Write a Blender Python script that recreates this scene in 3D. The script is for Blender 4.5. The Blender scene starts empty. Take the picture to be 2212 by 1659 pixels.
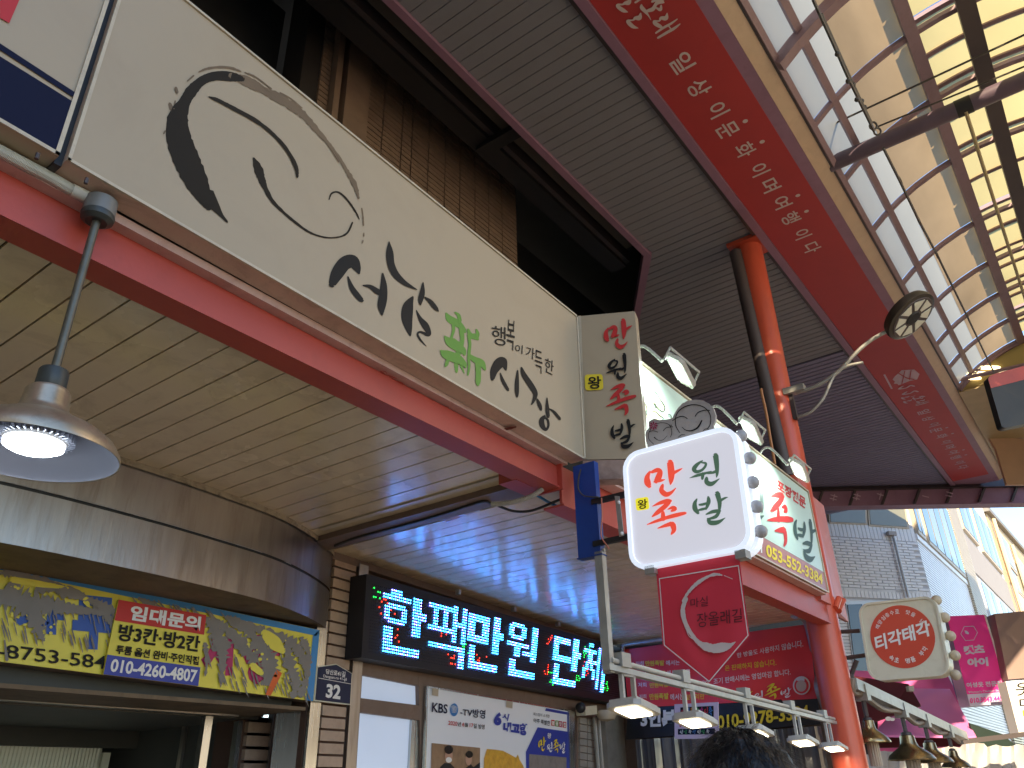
import bpy, math, random
from mathutils import Vector, Matrix, noise
from mathutils.bvhtree import BVHTree
random.seed(7)
rad = math.radians
sc = bpy.context.scene
COL = sc.collection

# ------------------------------------------------------------------ camera, light, exposure
S = 1.2                                   # metres per drawing unit
EYE = Vector((0, 0, 1.6))
FPX = 1700.0
def _n(v): return v / v.length
def _r(px, py): return Vector((px - 1106.0, py - 829.5, FPX))
_Z = _n(_r(1030, -2457)); _A = _r(2545, 1690); _A = _n(_A - _Z * _A.dot(_Z)); _B = _n(_Z.cross(_A))
ROWS = Matrix((_A, _B, _Z))               # camera axes -> street axes (x along shops, y into building)
RIGHT = Vector((ROWS[0][0], ROWS[1][0], ROWS[2][0]))
DOWN = Vector((ROWS[0][1], ROWS[1][1], ROWS[2][1]))
FWD = Vector((ROWS[0][2], ROWS[1][2], ROWS[2][2]))
HEAD = Vector((FWD.x, FWD.y, 0)).normalized()
cam_d = bpy.data.cameras.new('camera'); cam = bpy.data.objects.new('camera', cam_d); COL.objects.link(cam)
cam_d.sensor_width = 36; cam_d.sensor_fit = 'HORIZONTAL'; cam_d.lens = 36 * FPX / 2212.0
cam_d.clip_start = 0.05; cam_d.clip_end = 2000
M = Matrix.Identity(4)
for i in range(3):
    M[i][0] = RIGHT[i]; M[i][1] = -DOWN[i]; M[i][2] = -FWD[i]; M[i][3] = EYE[i]
cam.matrix_world = M
sc.camera = cam

SUN_TO = Vector((-0.80, -0.46, 0.50)).normalized()     # direction towards the sun
sun_el = math.asin(SUN_TO.z); sun_az = math.atan2(SUN_TO.x, SUN_TO.y)
world = bpy.data.worlds.new('World'); sc.world = world; world.use_nodes = True
nt = world.node_tree; nt.nodes.clear()
o_ = nt.nodes.new('ShaderNodeOutputWorld'); bg = nt.nodes.new('ShaderNodeBackground')
sky = nt.nodes.new('ShaderNodeTexSky'); sky.sky_type = 'NISHITA'; sky.sun_disc = False
sky.sun_elevation = sun_el; sky.sun_rotation = sun_az; sky.dust_density = 0.3; sky.ozone_density = 2.0
nt.links.new(sky.outputs[0], bg.inputs[0]); nt.links.new(bg.outputs[0], o_.inputs[0])
bg.inputs[1].default_value = 0.15
sd = bpy.data.lights.new('sun', 'SUN'); sd.energy = 4.2; sd.angle = rad(0.5); sd.color = (1.0, 0.80, 0.52)
so = bpy.data.objects.new('sun', sd); COL.objects.link(so)
so.rotation_euler = SUN_TO.to_track_quat('Z', 'Y').to_euler(); so.location = (0, 0, 40)
sc.view_settings.view_transform = 'Standard'; sc.view_settings.look = 'None'
sc.view_settings.gamma = 1; sc.view_settings.use_curve_mapping = False
sc.view_settings.exposure = 1.4
sc.cycles.max_bounces = 8; sc.cycles.diffuse_bounces = 5; sc.cycles.glossy_bounces = 3
sc.cycles.transmission_bounces = 4; sc.cycles.transparent_max_bounces = 8
sc.cycles.sample_clamp_indirect = 6.0; sc.cycles.caustics_reflective = False; sc.cycles.caustics_refractive = False

# ------------------------------------------------------------------ rays: a direction of sight met with a real plane
REG = dict(A1=(0,0,1344),A2=(1344,0,1344),A3=(2688,0,1344),B1=(0,1008,1344),B2=(1344,1008,1344),B3=(2688,1008,1344),
  C1=(0,2016,1344),C2=(1344,2016,1344),C3=(2688,2016,1344),D1=(0,300,800),D2=(1200,0,800),D3=(2400,1300,800),
  D4=(2100,1700,600),E1=(2400,1700,900),E2=(2400,2350,900),E3=(3100,1900,932),E4=(3232,2424,800),E5=(3300,0,732),
  G1=(1250,880,1000),G2=(2350,0,700),G3=(1650,2700,640),G4=(0,2600,600),G5=(900,2600,600),G6=(1200,1880,1100),
  G7=(3700,1300,879.5),F=(0,0,4032))
def px(k, x, y):
    a, b, w = REG[k]
    return ((a + x * w / 2212.0) * 2212 / 4032.0, (b + y * w / 2212.0) * 2212 / 4032.0)
def ray(p):
    if len(p) == 3: p = px(*p)
    return _n(ROWS @ _r(*p))
class Pl:
    """a plane in the street (units from the eye); at() meets a line of sight with it, lift is towards the viewer"""
    def __init__(s, pt, nrm):
        s.p = Vector(pt); s.n = Vector(nrm).normalized()
        if s.n.dot(s.p) > 0: s.n = -s.n
    def at(s, p, lift=0.0):
        D = ray(p); t = (s.p + s.n * lift).dot(s.n) / D.dot(s.n)
        return D * t
def PX(v): return Pl((v, 0, 0), (1, 0, 0))
def PY(v): return Pl((0, v, 0), (0, 1, 0))
def PZ(v): return Pl((0, 0, v), (0, 0, 1))
def PD(v): return Pl(HEAD * v, HEAD)
def proj(u):
    c = ROWS.transposed() @ u
    return (1106 + FPX * c.x / c.z, 829.5 + FPX * c.y / c.z)
def W(u): return EYE + Vector(u) * S
GZ = -1.6 / S

# ------------------------------------------------------------------ materials
MATS = {}
def mat(name, col, rough=0.6, metal=0.0, var=0.12, vs=3.0, dirt=0.0, ds=1.2, dcol=(0.05,0.04,0.03), bump=0.0, bs=60.0,
        emit=None, es=0.0, spec=0.5, stretch=None, rv=0.0, coat=0.0):
    if name in MATS: return MATS[name]
    m = bpy.data.materials.new(name); m.use_nodes = True; t = m.node_tree; N = t.nodes; L = t.links
    b = N['Principled BSDF']
    b.inputs['Roughness'].default_value = rough; b.inputs['Metallic'].default_value = metal
    b.inputs['Specular IOR Level'].default_value = spec
    if coat: b.inputs['Coat Weight'].default_value = coat; b.inputs['Coat Roughness'].default_value = 0.12
    tc = N.new('ShaderNodeNewGeometry'); vec = tc.outputs['Position']
    if stretch:
        mp = N.new('ShaderNodeMapping'); mp.inputs['Scale'].default_value = stretch
        L.new(vec, mp.inputs[0]); vec = mp.outputs[0]
    col4 = (*col, 1)
    out = None
    if var > 0:
        n = N.new('ShaderNodeTexNoise'); n.inputs['Scale'].default_value = vs; n.inputs['Detail'].default_value = 6
        L.new(vec, n.inputs['Vector'])
        mx = N.new('ShaderNodeMix'); mx.data_type = 'RGBA'
        mx.inputs[6].default_value = (*[max(0, c * (1 - var)) for c in col], 1)
        mx.inputs[7].default_value = (*[min(1, c * (1 + var)) for c in col], 1)
        L.new(n.outputs[0], mx.inputs[0]); out = mx.outputs[2]
        if rv:
            mr = N.new('ShaderNodeMapRange'); mr.inputs[3].default_value = max(0.03, rough - rv); mr.inputs[4].default_value = min(1, rough + rv)
            L.new(n.outputs[0], mr.inputs[0]); L.new(mr.outputs[0], b.inputs['Roughness'])
    if dirt > 0:
        n2 = N.new('ShaderNodeTexNoise'); n2.inputs['Scale'].default_value = ds; n2.inputs['Detail'].default_value = 10
        n2.inputs['Roughness'].default_value = 0.7; n2.inputs['Distortion'].default_value = 0.6
        L.new(vec, n2.inputs['Vector'])
        cr = N.new('ShaderNodeValToRGB'); cr.color_ramp.elements[0].position = 0.48; cr.color_ramp.elements[1].position = 0.78
        cr.color_ramp.elements[0].color = (0, 0, 0, 1); cr.color_ramp.elements[1].color = (dirt, dirt, dirt, 1)
        L.new(n2.outputs[0], cr.inputs[0])
        mx2 = N.new('ShaderNodeMix'); mx2.data_type = 'RGBA'; mx2.inputs[6].default_value = col4
        if out: L.new(out, mx2.inputs[6])
        mx2.inputs[7].default_value = (*dcol, 1); L.new(cr.outputs[0], mx2.inputs[0]); out = mx2.outputs[2]
    if out: L.new(out, b.inputs['Base Color'])
    else: b.inputs['Base Color'].default_value = col4
    if bump:
        n3 = N.new('ShaderNodeTexNoise'); n3.inputs['Scale'].default_value = bs; n3.inputs['Detail'].default_value = 4
        L.new(vec, n3.inputs['Vector'])
        bp = N.new('ShaderNodeBump'); bp.inputs['Strength'].default_value = bump; bp.inputs['Distance'].default_value = 0.01
        L.new(n3.outputs[0], bp.inputs['Height']); L.new(bp.outputs[0], b.inputs['Normal'])
    if emit:
        b.inputs['Emission Color'].default_value = (*emit, 1); b.inputs['Emission Strength'].default_value = es
    MATS[name] = m
    return m
def trans_mat(name, col, tr=0.8, thr=0.12, vs=1.5, var=0.2, stretch=(1,1,1)):
    """translucent roofing sheet: diffuse transmission with a little clear view"""
    m = bpy.data.materials.new(name); m.use_nodes = True; t = m.node_tree; N = t.nodes; L = t.links
    N.remove(N['Principled BSDF']); o = N['Material Output']
    tc = N.new('ShaderNodeNewGeometry'); mp = N.new('ShaderNodeMapping'); mp.inputs['Scale'].default_value = stretch
    L.new(tc.outputs['Position'], mp.inputs[0])
    n = N.new('ShaderNodeTexNoise'); n.inputs['Scale'].default_value = vs; n.inputs['Detail'].default_value = 8; n.inputs['Distortion'].default_value = 0.5
    L.new(mp.outputs[0], n.inputs['Vector'])
    mx = N.new('ShaderNodeMix'); mx.data_type = 'RGBA'
    mx.inputs[6].default_value = (*[c * (1 - var) for c in col], 1); mx.inputs[7].default_value = (*[min(1, c * (1 + var * .6)) for c in col], 1)
    L.new(n.outputs[0], mx.inputs[0])
    tl = N.new('ShaderNodeBsdfTranslucent'); df = N.new('ShaderNodeBsdfDiffuse'); tp = N.new('ShaderNodeBsdfTransparent')
    L.new(mx.outputs[2], tl.inputs[0]); L.new(mx.outputs[2], df.inputs[0]); L.new(mx.outputs[2], tp.inputs[0])
    a = N.new('ShaderNodeMixShader'); a.inputs[0].default_value = tr; L.new(df.outputs[0], a.inputs[1]); L.new(tl.outputs[0], a.inputs[2])
    c = N.new('ShaderNodeMixShader'); c.inputs[0].default_value = thr; L.new(a.outputs[0], c.inputs[1]); L.new(tp.outputs[0], c.inputs[2])
    L.new(c.outputs[0], o.inputs[0]); MATS[name] = m
    return m
def glow(name, col, s): return mat(name, (0.02,0.02,0.02), 0.4, var=0, emit=col, es=s)

m_signface = mat('aged_cream_acrylic', (0.43,0.345,0.235), 0.38, var=0.05, vs=1.2, dirt=0.22, ds=2.2, dcol=(0.30,0.22,0.14), rv=0.08)
m_trim = mat('cream_trim_metal', (0.58,0.50,0.37), 0.35, var=0.1, dirt=0.5, ds=9, dcol=(0.25,0.18,0.12))
m_tan = mat('tan_painted_board', (0.60,0.44,0.34), 0.6, var=0.14, vs=4, dirt=0.55, ds=7, dcol=(0.22,0.13,0.10), bump=0.2, bs=90)
m_pinkboard = mat('faded_pink_board', (0.58,0.40,0.36), 0.6, var=0.12, dirt=0.5, ds=10, dcol=(0.28,0.12,0.10))
m_red = mat('salmon_red_beam_paint', (0.47,0.075,0.052), 0.42, var=0.12, vs=2.5, dirt=0.3, ds=6, dcol=(0.25,0.05,0.04), bump=0.08, bs=40)
m_redpipe = mat('orange_red_pipe_paint', (0.62,0.10,0.05), 0.33, var=0.12, vs=2.0, dirt=0.35, ds=3, dcol=(0.33,0.07,0.05), stretch=(1,1,.4))
m_redplate = mat('pale_red_plate_paint', (0.60,0.19,0.155), 0.5, var=0.18, vs=3, dirt=0.45, ds=5, dcol=(0.55,0.38,0.36))
m_slat = mat('cream_slat', (0.80,0.66,0.45), 0.26, var=0.08, vs=1.3, dirt=0.45, ds=4, dcol=(0.28,0.16,0.08), rv=0.08, coat=0.4)
m_slatgap = mat('slat_joint_dark', (0.07,0.055,0.035), 0.8, var=0.2)
m_uslat = mat('upper_grey_slat', (0.28,0.285,0.315), 0.6, var=0.08, vs=1, dirt=0.25, ds=2, dcol=(0.2,0.17,0.15))
m_uslat2 = mat('upper_blue_grey_slat', (0.25,0.24,0.37), 0.62, var=0.1, vs=1, dirt=0.25, ds=2, dcol=(0.14,0.12,0.15))
m_ugap = mat('upper_joint_dark', (0.035,0.03,0.03), 0.8, var=0)
m_purple = mat('mauve_painted_steel', (0.34,0.19,0.28), 0.5, var=0.15, dirt=0.35, ds=4, dcol=(0.17,0.09,0.13))
m_banner = mat('red_soffit_banner', (0.50,0.045,0.045), 0.55, var=0.1, vs=1.0, dirt=0.2, ds=2.5, dcol=(0.28,0.03,0.035))
m_bannertext = mat('pale_banner_lettering', (0.72,0.62,0.60), 0.6, var=0.12, vs=10)
m_bannerfade = mat('faded_banner_lettering', (0.66,0.50,0.60), 0.6, var=0.12, vs=10)
m_tansteel = mat('tan_gutter_steel', (0.62,0.47,0.34), 0.4, var=0.15, dirt=0.3, ds=3, dcol=(0.3,0.18,0.1))
m_rib = mat('mauve_rib_steel', (0.30,0.21,0.25), 0.5, var=0.15, dirt=0.3, ds=5, dcol=(0.1,0.06,0.05))
m_darksteel = mat('dark_brown_steel', (0.075,0.06,0.062), 0.5, var=0.2)
m_tie = mat('violet_brown_tube', (0.12,0.085,0.12), 0.4, var=0.2, dirt=0.4, ds=5, dcol=(0.08,0.06,0.06))
m_black = mat('matt_black', (0.014,0.014,0.016), 0.5, var=0.3)
m_cable = mat('black_cable', (0.02,0.018,0.018), 0.45, var=0.2)
m_wire = mat('grey_wire', (0.07,0.06,0.05), 0.5, var=0.2)
m_whitepane = trans_mat('white_lit_sheet', (0.66,0.66,0.56), 0.85, 0.06, 1.2, .08, (1,1,2.5))  # brighter daylight on the lower rows, put into the sheet colour
m_amberpane = trans_mat('amber_shaded_sheet', (0.52,0.38,0.22), 0.80, 0.03, 0.8, .50, (.6,1,2))  # tan tone of the upper row is shaded light put into the colour
m_yelpane = trans_mat('yellow_lit_sheet', (0.60,0.52,0.25), 0.85, 0.03, 0.9, .30, (.6,1,1))  # ridge row coloured for the light coming through it
m_olive = trans_mat('olive_gable_sheet', (0.62,0.50,0.24), 0.55, 0.02, 0.9, .2)
m_tanpanel = mat('tan_end_panel', (0.72,0.48,0.30), 0.5, var=0.08, dirt=0.2, ds=2, dcol=(0.4,0.27,0.18))
m_tile = mat('brown_wall_tile', (0.24,0.165,0.12), 0.45, var=0.22, vs=8, dirt=0.4, ds=3, dcol=(0.07,0.06,0.05))
m_tilejoint = mat('dark_tile_joint', (0.025,0.02,0.018), 0.8, var=0)
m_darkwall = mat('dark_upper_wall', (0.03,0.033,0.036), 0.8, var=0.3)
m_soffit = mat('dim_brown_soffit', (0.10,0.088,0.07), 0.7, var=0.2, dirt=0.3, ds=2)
m_steel = mat('stained_stainless', (0.40,0.375,0.36), 0.34, metal=0.92, var=0.16, vs=2.5, dirt=0.55, ds=3.0, dcol=(0.17,0.13,0.10), stretch=(5,5,.55), rv=0.12, bump=0.16, bs=6)
m_steel2 = mat('brushed_stainless', (0.50,0.51,0.50), 0.25, metal=0.95, var=0.15, vs=6, rv=0.08, stretch=(8,8,.5))
m_rustsoffit = mat('rusty_soffit', (0.16,0.11,0.065), 0.7, var=0.35, vs=5, dirt=0.8, ds=6, dcol=(0.05,0.025,0.012))
m_yellow = mat('yellow_sign_face', (0.76,0.66,0.07), 0.4, var=0.05, dirt=0.15, ds=6, dcol=(0.4,0.33,0.1))
m_greysmear = mat('grey_peeled_film', (0.22,0.20,0.185), 0.6, var=0.15, vs=10)
m_signblue = mat('sky_blue_border', (0.035,0.23,0.55), 0.45, var=0.1)
m_letblue = mat('blue_lettering', (0.03,0.10,0.42), 0.5, var=0.08)
m_magenta = mat('magenta_lettering', (0.45,0.02,0.12), 0.5, var=0.08)
m_ink = mat('black_ink', (0.012,0.011,0.010), 0.55, var=0.2, spec=.25)
m_ink2 = mat('black_brown_brush_ink', (0.022,0.016,0.009), 0.6, var=0.35, vs=2, spec=.2)
m_inkbrown = mat('dry_brown_brush_ink', (0.16,0.105,0.055), 0.6, var=0.3, vs=4)
m_green = mat('green_lettering', (0.125,0.30,0.035), 0.5, var=0.06)
m_redlet = mat('red_lettering', (0.52,0.02,0.018), 0.5, var=0.06)
m_yellet = mat('yellow_print', (0.80,0.62,0.03), 0.5, var=0.06)
m_white = mat('white_print', (0.80,0.79,0.78), 0.5, var=0.04)
m_navy = mat('navy_print', (0.007,0.009,0.034), 0.6, var=0.1, spec=.15)
m_navyplate = mat('navy_enamel_plate', (0.010,0.018,0.06), 0.35, var=0.1)
m_royal = mat('royal_blue_print', (0.035,0.055,0.36), 0.5, var=0.06)
m_bluepost = mat('navy_blue_paint', (0.010,0.055,0.28), 0.38, var=0.2, dirt=0.35, ds=10, dcol=(0.01,0.03,0.14))
m_galv = mat('galvanised_steel', (0.42,0.42,0.40), 0.45, metal=0.5, var=0.18, vs=9, dirt=0.3, ds=7)
m_conduit = mat('cream_grey_conduit', (0.46,0.44,0.39), 0.5, var=0.12, dirt=0.3, ds=12)
m_corr = mat('white_corrugated_hose', (0.66,0.66,0.60), 0.5, var=0.1, dirt=0.3, ds=10)
m_jbox = mat('dark_junction_box', (0.045,0.052,0.05), 0.4, var=0.25)
m_jboxgrey = mat('grey_junction_box', (0.20,0.20,0.19), 0.4, var=0.2)
m_shade = mat('worn_aluminium_shade', (0.60,0.50,0.36), 0.32, metal=0.75, var=0.2, vs=12, dirt=0.5, ds=16, dcol=(0.18,0.12,0.07), rv=.1)
m_shadein = mat('white_shade_inside', (0.30,0.31,0.38), 0.35, metal=.3, var=0.15)
m_rod = mat('weathered_rod', (0.14,0.135,0.11), 0.45, metal=0.5, var=0.35, vs=20)
m_wbox = mat('white_lightbox_frame', (0.80,0.82,0.86), 0.35, var=0.04, emit=(0.75,0.85,1.0), es=0.28)
m_offwhite = mat('aged_white_plastic', (0.66,0.64,0.52), 0.4, var=0.07, dirt=0.35, ds=9, dcol=(0.4,0.35,0.22))
m_bulb = mat('frosted_grey_bulb', (0.42,0.40,0.40), 0.25, var=0.12, vs=14)
m_bulbtan = mat('frosted_tan_bulb', (0.50,0.43,0.32), 0.3, var=0.12, vs=10)
m_plategrey = mat('grey_metal_plate', (0.42,0.38,0.35), 0.45, var=0.1, dirt=0.4, ds=18, dcol=(0.2,0.13,0.1))
m_pennant = mat('red_pennant_cloth', (0.74,0.04,0.075), 0.55, var=0.06, vs=5, bump=0.12, bs=10)
m_pennant2 = mat('red_vinyl_banner', (0.82,0.05,0.06), 0.35, var=0.1, vs=3, bump=0.25, bs=5)
m_blackvinyl = mat('black_vinyl', (0.012,0.011,0.012), 0.35, var=0.2)
m_litgreen = mat('lit_pale_green_sign', (0.46,0.58,0.50), 0.35, var=0.04, emit=(0.62,0.85,0.76), es=0.05)
m_litband = mat('dull_rose_band', (0.42,0.17,0.15), 0.4, var=0.06)
m_darkgreenlet = mat('dark_green_lettering', (0.04,0.085,0.07), 0.5, var=0.05)
m_brass = mat('brass_shade', (0.34,0.26,0.14), 0.25, metal=0.9, var=0.15, vs=6, dirt=0.35, ds=8, dcol=(0.2,0.12,0.05))
m_fluted = mat('fluted_glass', (0.50,0.42,0.33), 0.25, var=0.15)
m_flood = mat('floodlight_body', (0.48,0.46,0.42), 0.4, var=0.08, dirt=0.3, ds=14)
m_pinkwall = mat('pink_painted_wall', (0.80,0.15,0.44), 0.6, var=0.1, vs=2)
m_pinkawn = mat('pink_awning_cloth', (0.80,0.22,0.52), 0.6, var=0.05, vs=2)
m_maroon = mat('maroon_awning_lining', (0.09,0.008,0.014), 0.7, var=0.1)
m_hotpink = mat('hot_pink_sign', (0.85,0.04,0.36), 0.45, var=0.04)
m_lilac = mat('pale_lilac_sign', (0.62,0.60,0.80), 0.45, var=0.04)
m_taupe = mat('taupe_sign', (0.32,0.23,0.21), 0.5, var=0.08)
m_tarp = mat('white_tarpaulin', (0.50,0.49,0.50), 0.5, var=0.1, vs=2)
m_wbrick = mat('white_glazed_brick', (0.88,0.91,0.95), 0.35, var=0.14, vs=3)
m_wmortar = mat('grey_mortar', (0.58,0.60,0.64), 0.8, var=0.1)
m_wbrick2 = mat('cream_glazed_brick', (0.52,0.45,0.33), 0.35, var=0.14, vs=3)
m_greywall = mat('grey_ribbed_wall', (0.34,0.31,0.30), 0.6, var=0.1)
m_creamwall = mat('cream_end_wall', (0.50,0.38,0.23), 0.6, var=0.08)
m_winframe = mat('aluminium_window_frame', (0.55,0.58,0.62), 0.35, metal=0.3, var=0.08)
m_winframe2 = mat('cream_window_frame', (0.56,0.47,0.34), 0.4, var=0.08)
m_glass = mat('dark_window_glass', (0.06,0.085,0.12), 0.08, var=0.25, vs=1.5, spec=0.8)
m_glass2 = mat('olive_window_glass', (0.20,0.20,0.15), 0.10, var=0.3, vs=1.0, spec=0.8)
m_rooftile = mat('grey_roof_tile', (0.22,0.21,0.20), 0.6, var=0.2)
m_ground = mat('street_paving', (0.35,0.285,0.21), 0.7, var=0.15, vs=1)
m_plaster = mat('shade_block_and_yard_wall_plaster', (0.60,0.52,0.42), 0.7, var=0.08)
m_pierbrick = mat('beige_glazed_block', (0.44,0.32,0.24), 0.38, var=0.12, vs=14, dirt=0.4, ds=12, dcol=(0.2,0.12,0.08))
m_piermortar = mat('brown_pier_joint', (0.10,0.055,0.04), 0.85, var=0.2)
m_frame = mat('brown_shop_frame', (0.20,0.14,0.11), 0.5, var=0.2, dirt=0.5, ds=8, dcol=(0.12,0.05,0.03))
m_frost = mat('lit_frosted_panel', (0.60,0.66,0.74), 0.35, var=0.1, vs=1.5, emit=(0.52,0.66,0.95), es=0.14)
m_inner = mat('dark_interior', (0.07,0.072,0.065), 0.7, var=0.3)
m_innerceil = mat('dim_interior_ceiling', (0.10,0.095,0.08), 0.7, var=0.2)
m_curtain = mat('ribbed_pale_curtain', (0.80,0.82,0.70), 0.4, var=0.1)
m_poster = mat('white_poster', (0.62,0.62,0.64), 0.35, var=0.05, vs=2, emit=(0.6,0.68,0.8), es=0.05)
m_tape = mat('beige_tape', (0.45,0.38,0.30), 0.6, var=0.05)
m_skin = mat('skin', (0.52,0.31,0.22), 0.5, var=0.06)
m_hair = mat('black_hair', (0.007,0.006,0.006), 0.42, var=0.4, vs=40, stretch=(1,1,.15), bump=0.5, bs=90)
m_coat = mat('dark_coat', (0.02,0.02,0.025), 0.8, var=0.2)
m_led_off = mat('unlit_led', (0.03,0.03,0.045), 0.25, var=0)
m_ledboard = mat('led_board_black', (0.010,0.011,0.018), 0.45, var=0.2)
g_white = glow('cool_white_lamp', (0.82,0.93,1.0), 9.0)
g_flood = glow('cool_flood_lamp', (0.86,1.0,0.95), 4.0)
g_warm = glow('warm_flood_lamp', (1.0,0.86,0.58), 4.5)
g_box = mat('backlit_white_acrylic', (0.42,0.42,0.45), 0.3, var=0.03, vs=1, emit=(0.86,0.86,0.97), es=0.22)
g_boxred = mat('backlit_red_lettering', (0.60,0.05,0.03), 0.4, var=0, emit=(1.0,0.10,0.055), es=0.24)
g_boxgreen = mat('backlit_green_lettering', (0.05,0.09,0.06), 0.4, var=0, emit=(0.09,0.19,0.12), es=0.18)
g_boxyel = mat('backlit_yellow_patch', (0.8,0.72,0.03), 0.4, var=0, emit=(1.0,0.88,0.05), es=0.22)
g_cyan = glow('lit_led_cyan', (0.035,0.34,1.0), 11)
g_lav = glow('lit_led_lavender', (0.16,0.16,1.0), 11)
g_gr = glow('lit_led_green', (0.01,0.8,0.06), 3.0)
g_rd = glow('lit_led_red', (1.0,0.03,0.01), 3.4)
g_reflect = glow('warm_lamp_reflection', (1.0,0.78,0.40), 2.2)  # glow that stands in for lamp reflections on the gable

# ------------------------------------------------------------------ builders (all in drawing units, turned into metres on build)
def catmull(P, n=6):
    P = [Vector(p) for p in P]
    if len(P) < 3: return P
    out = []
    for i in range(len(P) - 1):
        a = P[max(i-1,0)]; b = P[i]; c = P[i+1]; d = P[min(i+2, len(P)-1)]
        for k in range(n):
            t = k / n
            out.append(0.5 * ((2*b) + (c-a)*t + (2*a-5*b+4*c-d)*t*t + (3*b-a-3*c+d)*t*t*t))
    out.append(P[-1]); return out
class MB:
    def __init__(s): s.v = []; s.f = []; s.cuts = []
    def add(s, vs, fs):
        o = len(s.v); s.v += [Vector(v) for v in vs]; s.f += [tuple(i + o for i in f) for f in fs]; return s
    def box(s, c, h, ax=None):
        c = Vector(c); X, Y, Z = ax if ax else (Vector((1,0,0)), Vector((0,1,0)), Vector((0,0,1)))
        vs = [c + X*h[0]*i + Y*h[1]*j + Z*h[2]*k for i in (-1,1) for j in (-1,1) for k in (-1,1)]
        return s.add(vs, [(0,1,3,2),(4,6,7,5),(0,4,5,1),(2,3,7,6),(0,2,6,4),(1,5,7,3)])
    def span(s, a, b):
        a = Vector(a); b = Vector(b); return s.box((a+b)/2, [abs(x)/2 for x in (b-a)])
    def prism(s, pts, off):
        off = Vector(off); n = len(pts); pts = [Vector(p) for p in pts]
        fs = [tuple(range(n)), tuple(range(2*n-1, n-1, -1))] + [(i, n+i, n+(i+1)%n, (i+1)%n) for i in range(n)]
        return s.add(pts + [p + off for p in pts], fs)
    def face(s, pts): return s.add(pts, [tuple(range(len(pts)))])
    def tube(s, path, r, n=8, cap=True):
        P = [Vector(p) for p in path]; rr = r if isinstance(r, (list, tuple)) else [r]*len(P)
        vs = []; up = None
        for i, p in enumerate(P):
            t = (P[min(i+1,len(P)-1)] - P[max(i-1,0)]).normalized()
            if up is None:
                up = t.cross(Vector((0,0,1)))
                if up.length < .1: up = t.cross(Vector((1,0,0)))
            up = (up - t * up.dot(t)).normalized(); w = t.cross(up)
            vs += [p + (up*math.cos(2*math.pi*k/n) + w*math.sin(2*math.pi*k/n))*rr[i] for k in range(n)]
        fs = [(i*n+k, i*n+(k+1)%n, (i+1)*n+(k+1)%n, (i+1)*n+k) for i in range(len(P)-1) for k in range(n)]
        if cap: fs += [tuple(range(n-1,-1,-1)), tuple(range((len(P)-1)*n, len(P)*n))]
        return s.add(vs, fs)
    def lathe(s, c, prof, n=32, ax=Vector((0,0,1))):
        ax = Vector(ax).normalized(); a = ax.orthogonal().normalized(); b = ax.cross(a); c = Vector(c)
        vs = [c + ax*z + (a*math.cos(2*math.pi*k/n) + b*math.sin(2*math.pi*k/n))*r for r, z in prof for k in range(n)]
        fs = [(i*n+k, i*n+(k+1)%n, (i+1)*n+(k+1)%n, (i+1)*n+k) for i in range(len(prof)-1) for k in range(n)]
        return s.add(vs, fs)
    def ball(s, c, r, n=14, m=8):
        return s.lathe(c, [(max(1e-4, r*math.sin(math.pi*i/m)), -r*math.cos(math.pi*i/m)) for i in range(m+1)], n)
    def build(s, name, m, parent=None, smooth=False, kind=None, label=None, cat=None, group=None):
        if not s.v: return None
        if len(s.cuts) > 1 and s.cuts[0][0] == 0 and ('letter' in name or name in ('handwriting', 'phone_number')):
            cu = s.cuts + [(len(s.v), len(s.f))]; o = None
            for (a, fa_), (b, fb_) in zip(cu[:-1], cu[1:]):
                p_ = MB(); p_.v = s.v[a:b]; p_.f = [tuple(i - a for i in f) for f in s.f[fa_:fb_]]; o = p_.build(name, m, parent, smooth, kind)
            return o
        vs = [W(v) for v in s.v]
        lo = Vector([min(v[i] for v in vs) for i in range(3)]); hi = Vector([max(v[i] for v in vs) for i in range(3)])
        c = (lo + hi) / 2
        if parent is None: c.z = lo.z
        me = bpy.data.meshes.new(name); me.from_pydata([v - c for v in vs], [], s.f); me.update()
        me.materials.append(m)
        if smooth:
            me.polygons.foreach_set('use_smooth', [True]*len(me.polygons))
            try: me.set_sharp_from_angle(angle=rad(40))
            except Exception: pass
        o = bpy.data.objects.new(name, me); COL.objects.link(o)
        if parent is not None:
            o.parent = parent; o.location = c - WLOC[parent.name]
        else: o.location = c
        WLOC[o.name] = c.copy()
        tag(o, label, cat, group, kind)
        return o
WLOC = {}
def tag(o, label=None, cat=None, group=None, kind=None):
    if label: o['label'] = label
    if cat: o['category'] = cat
    if group: o['group'] = group
    if kind: o['kind'] = kind
    return o
def thing(name, label, cat, loc, group=None, kind=None):
    o = bpy.data.objects.new(name, None); COL.objects.link(o); o.location = W(loc); o.empty_display_size = 0.1
    WLOC[o.name] = W(loc); tag(o, label, cat, group, kind); return o
def shared(name, proto, parent, u, scale=None):
    """another piece with the mesh of proto, centred at u"""
    o = bpy.data.objects.new(name, proto.data); COL.objects.link(o); o.parent = parent
    o.location = W(u) - WLOC[parent.name]
    if scale: o.scale = scale
    WLOC[o.name] = W(u); return o
def copy_thing(root, du, label, group=None):
    d = Vector(du) * S
    r = root.copy(); COL.objects.link(r); r.location = root.location + d; r['label'] = label
    if group: r['group'] = group
    for ch in list(root.children):
        c = ch.copy(); COL.objects.link(c); c.parent = r
        for gch in list(ch.children):
            e = gch.copy(); COL.objects.link(e); e.parent = c
    return r
def bil(q, u, v):      # quad TL,TR,BR,BL ; u right, v down
    return q[0]*(1-u)*(1-v) + q[1]*u*(1-v) + q[2]*u*v + q[3]*(1-u)*v

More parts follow.
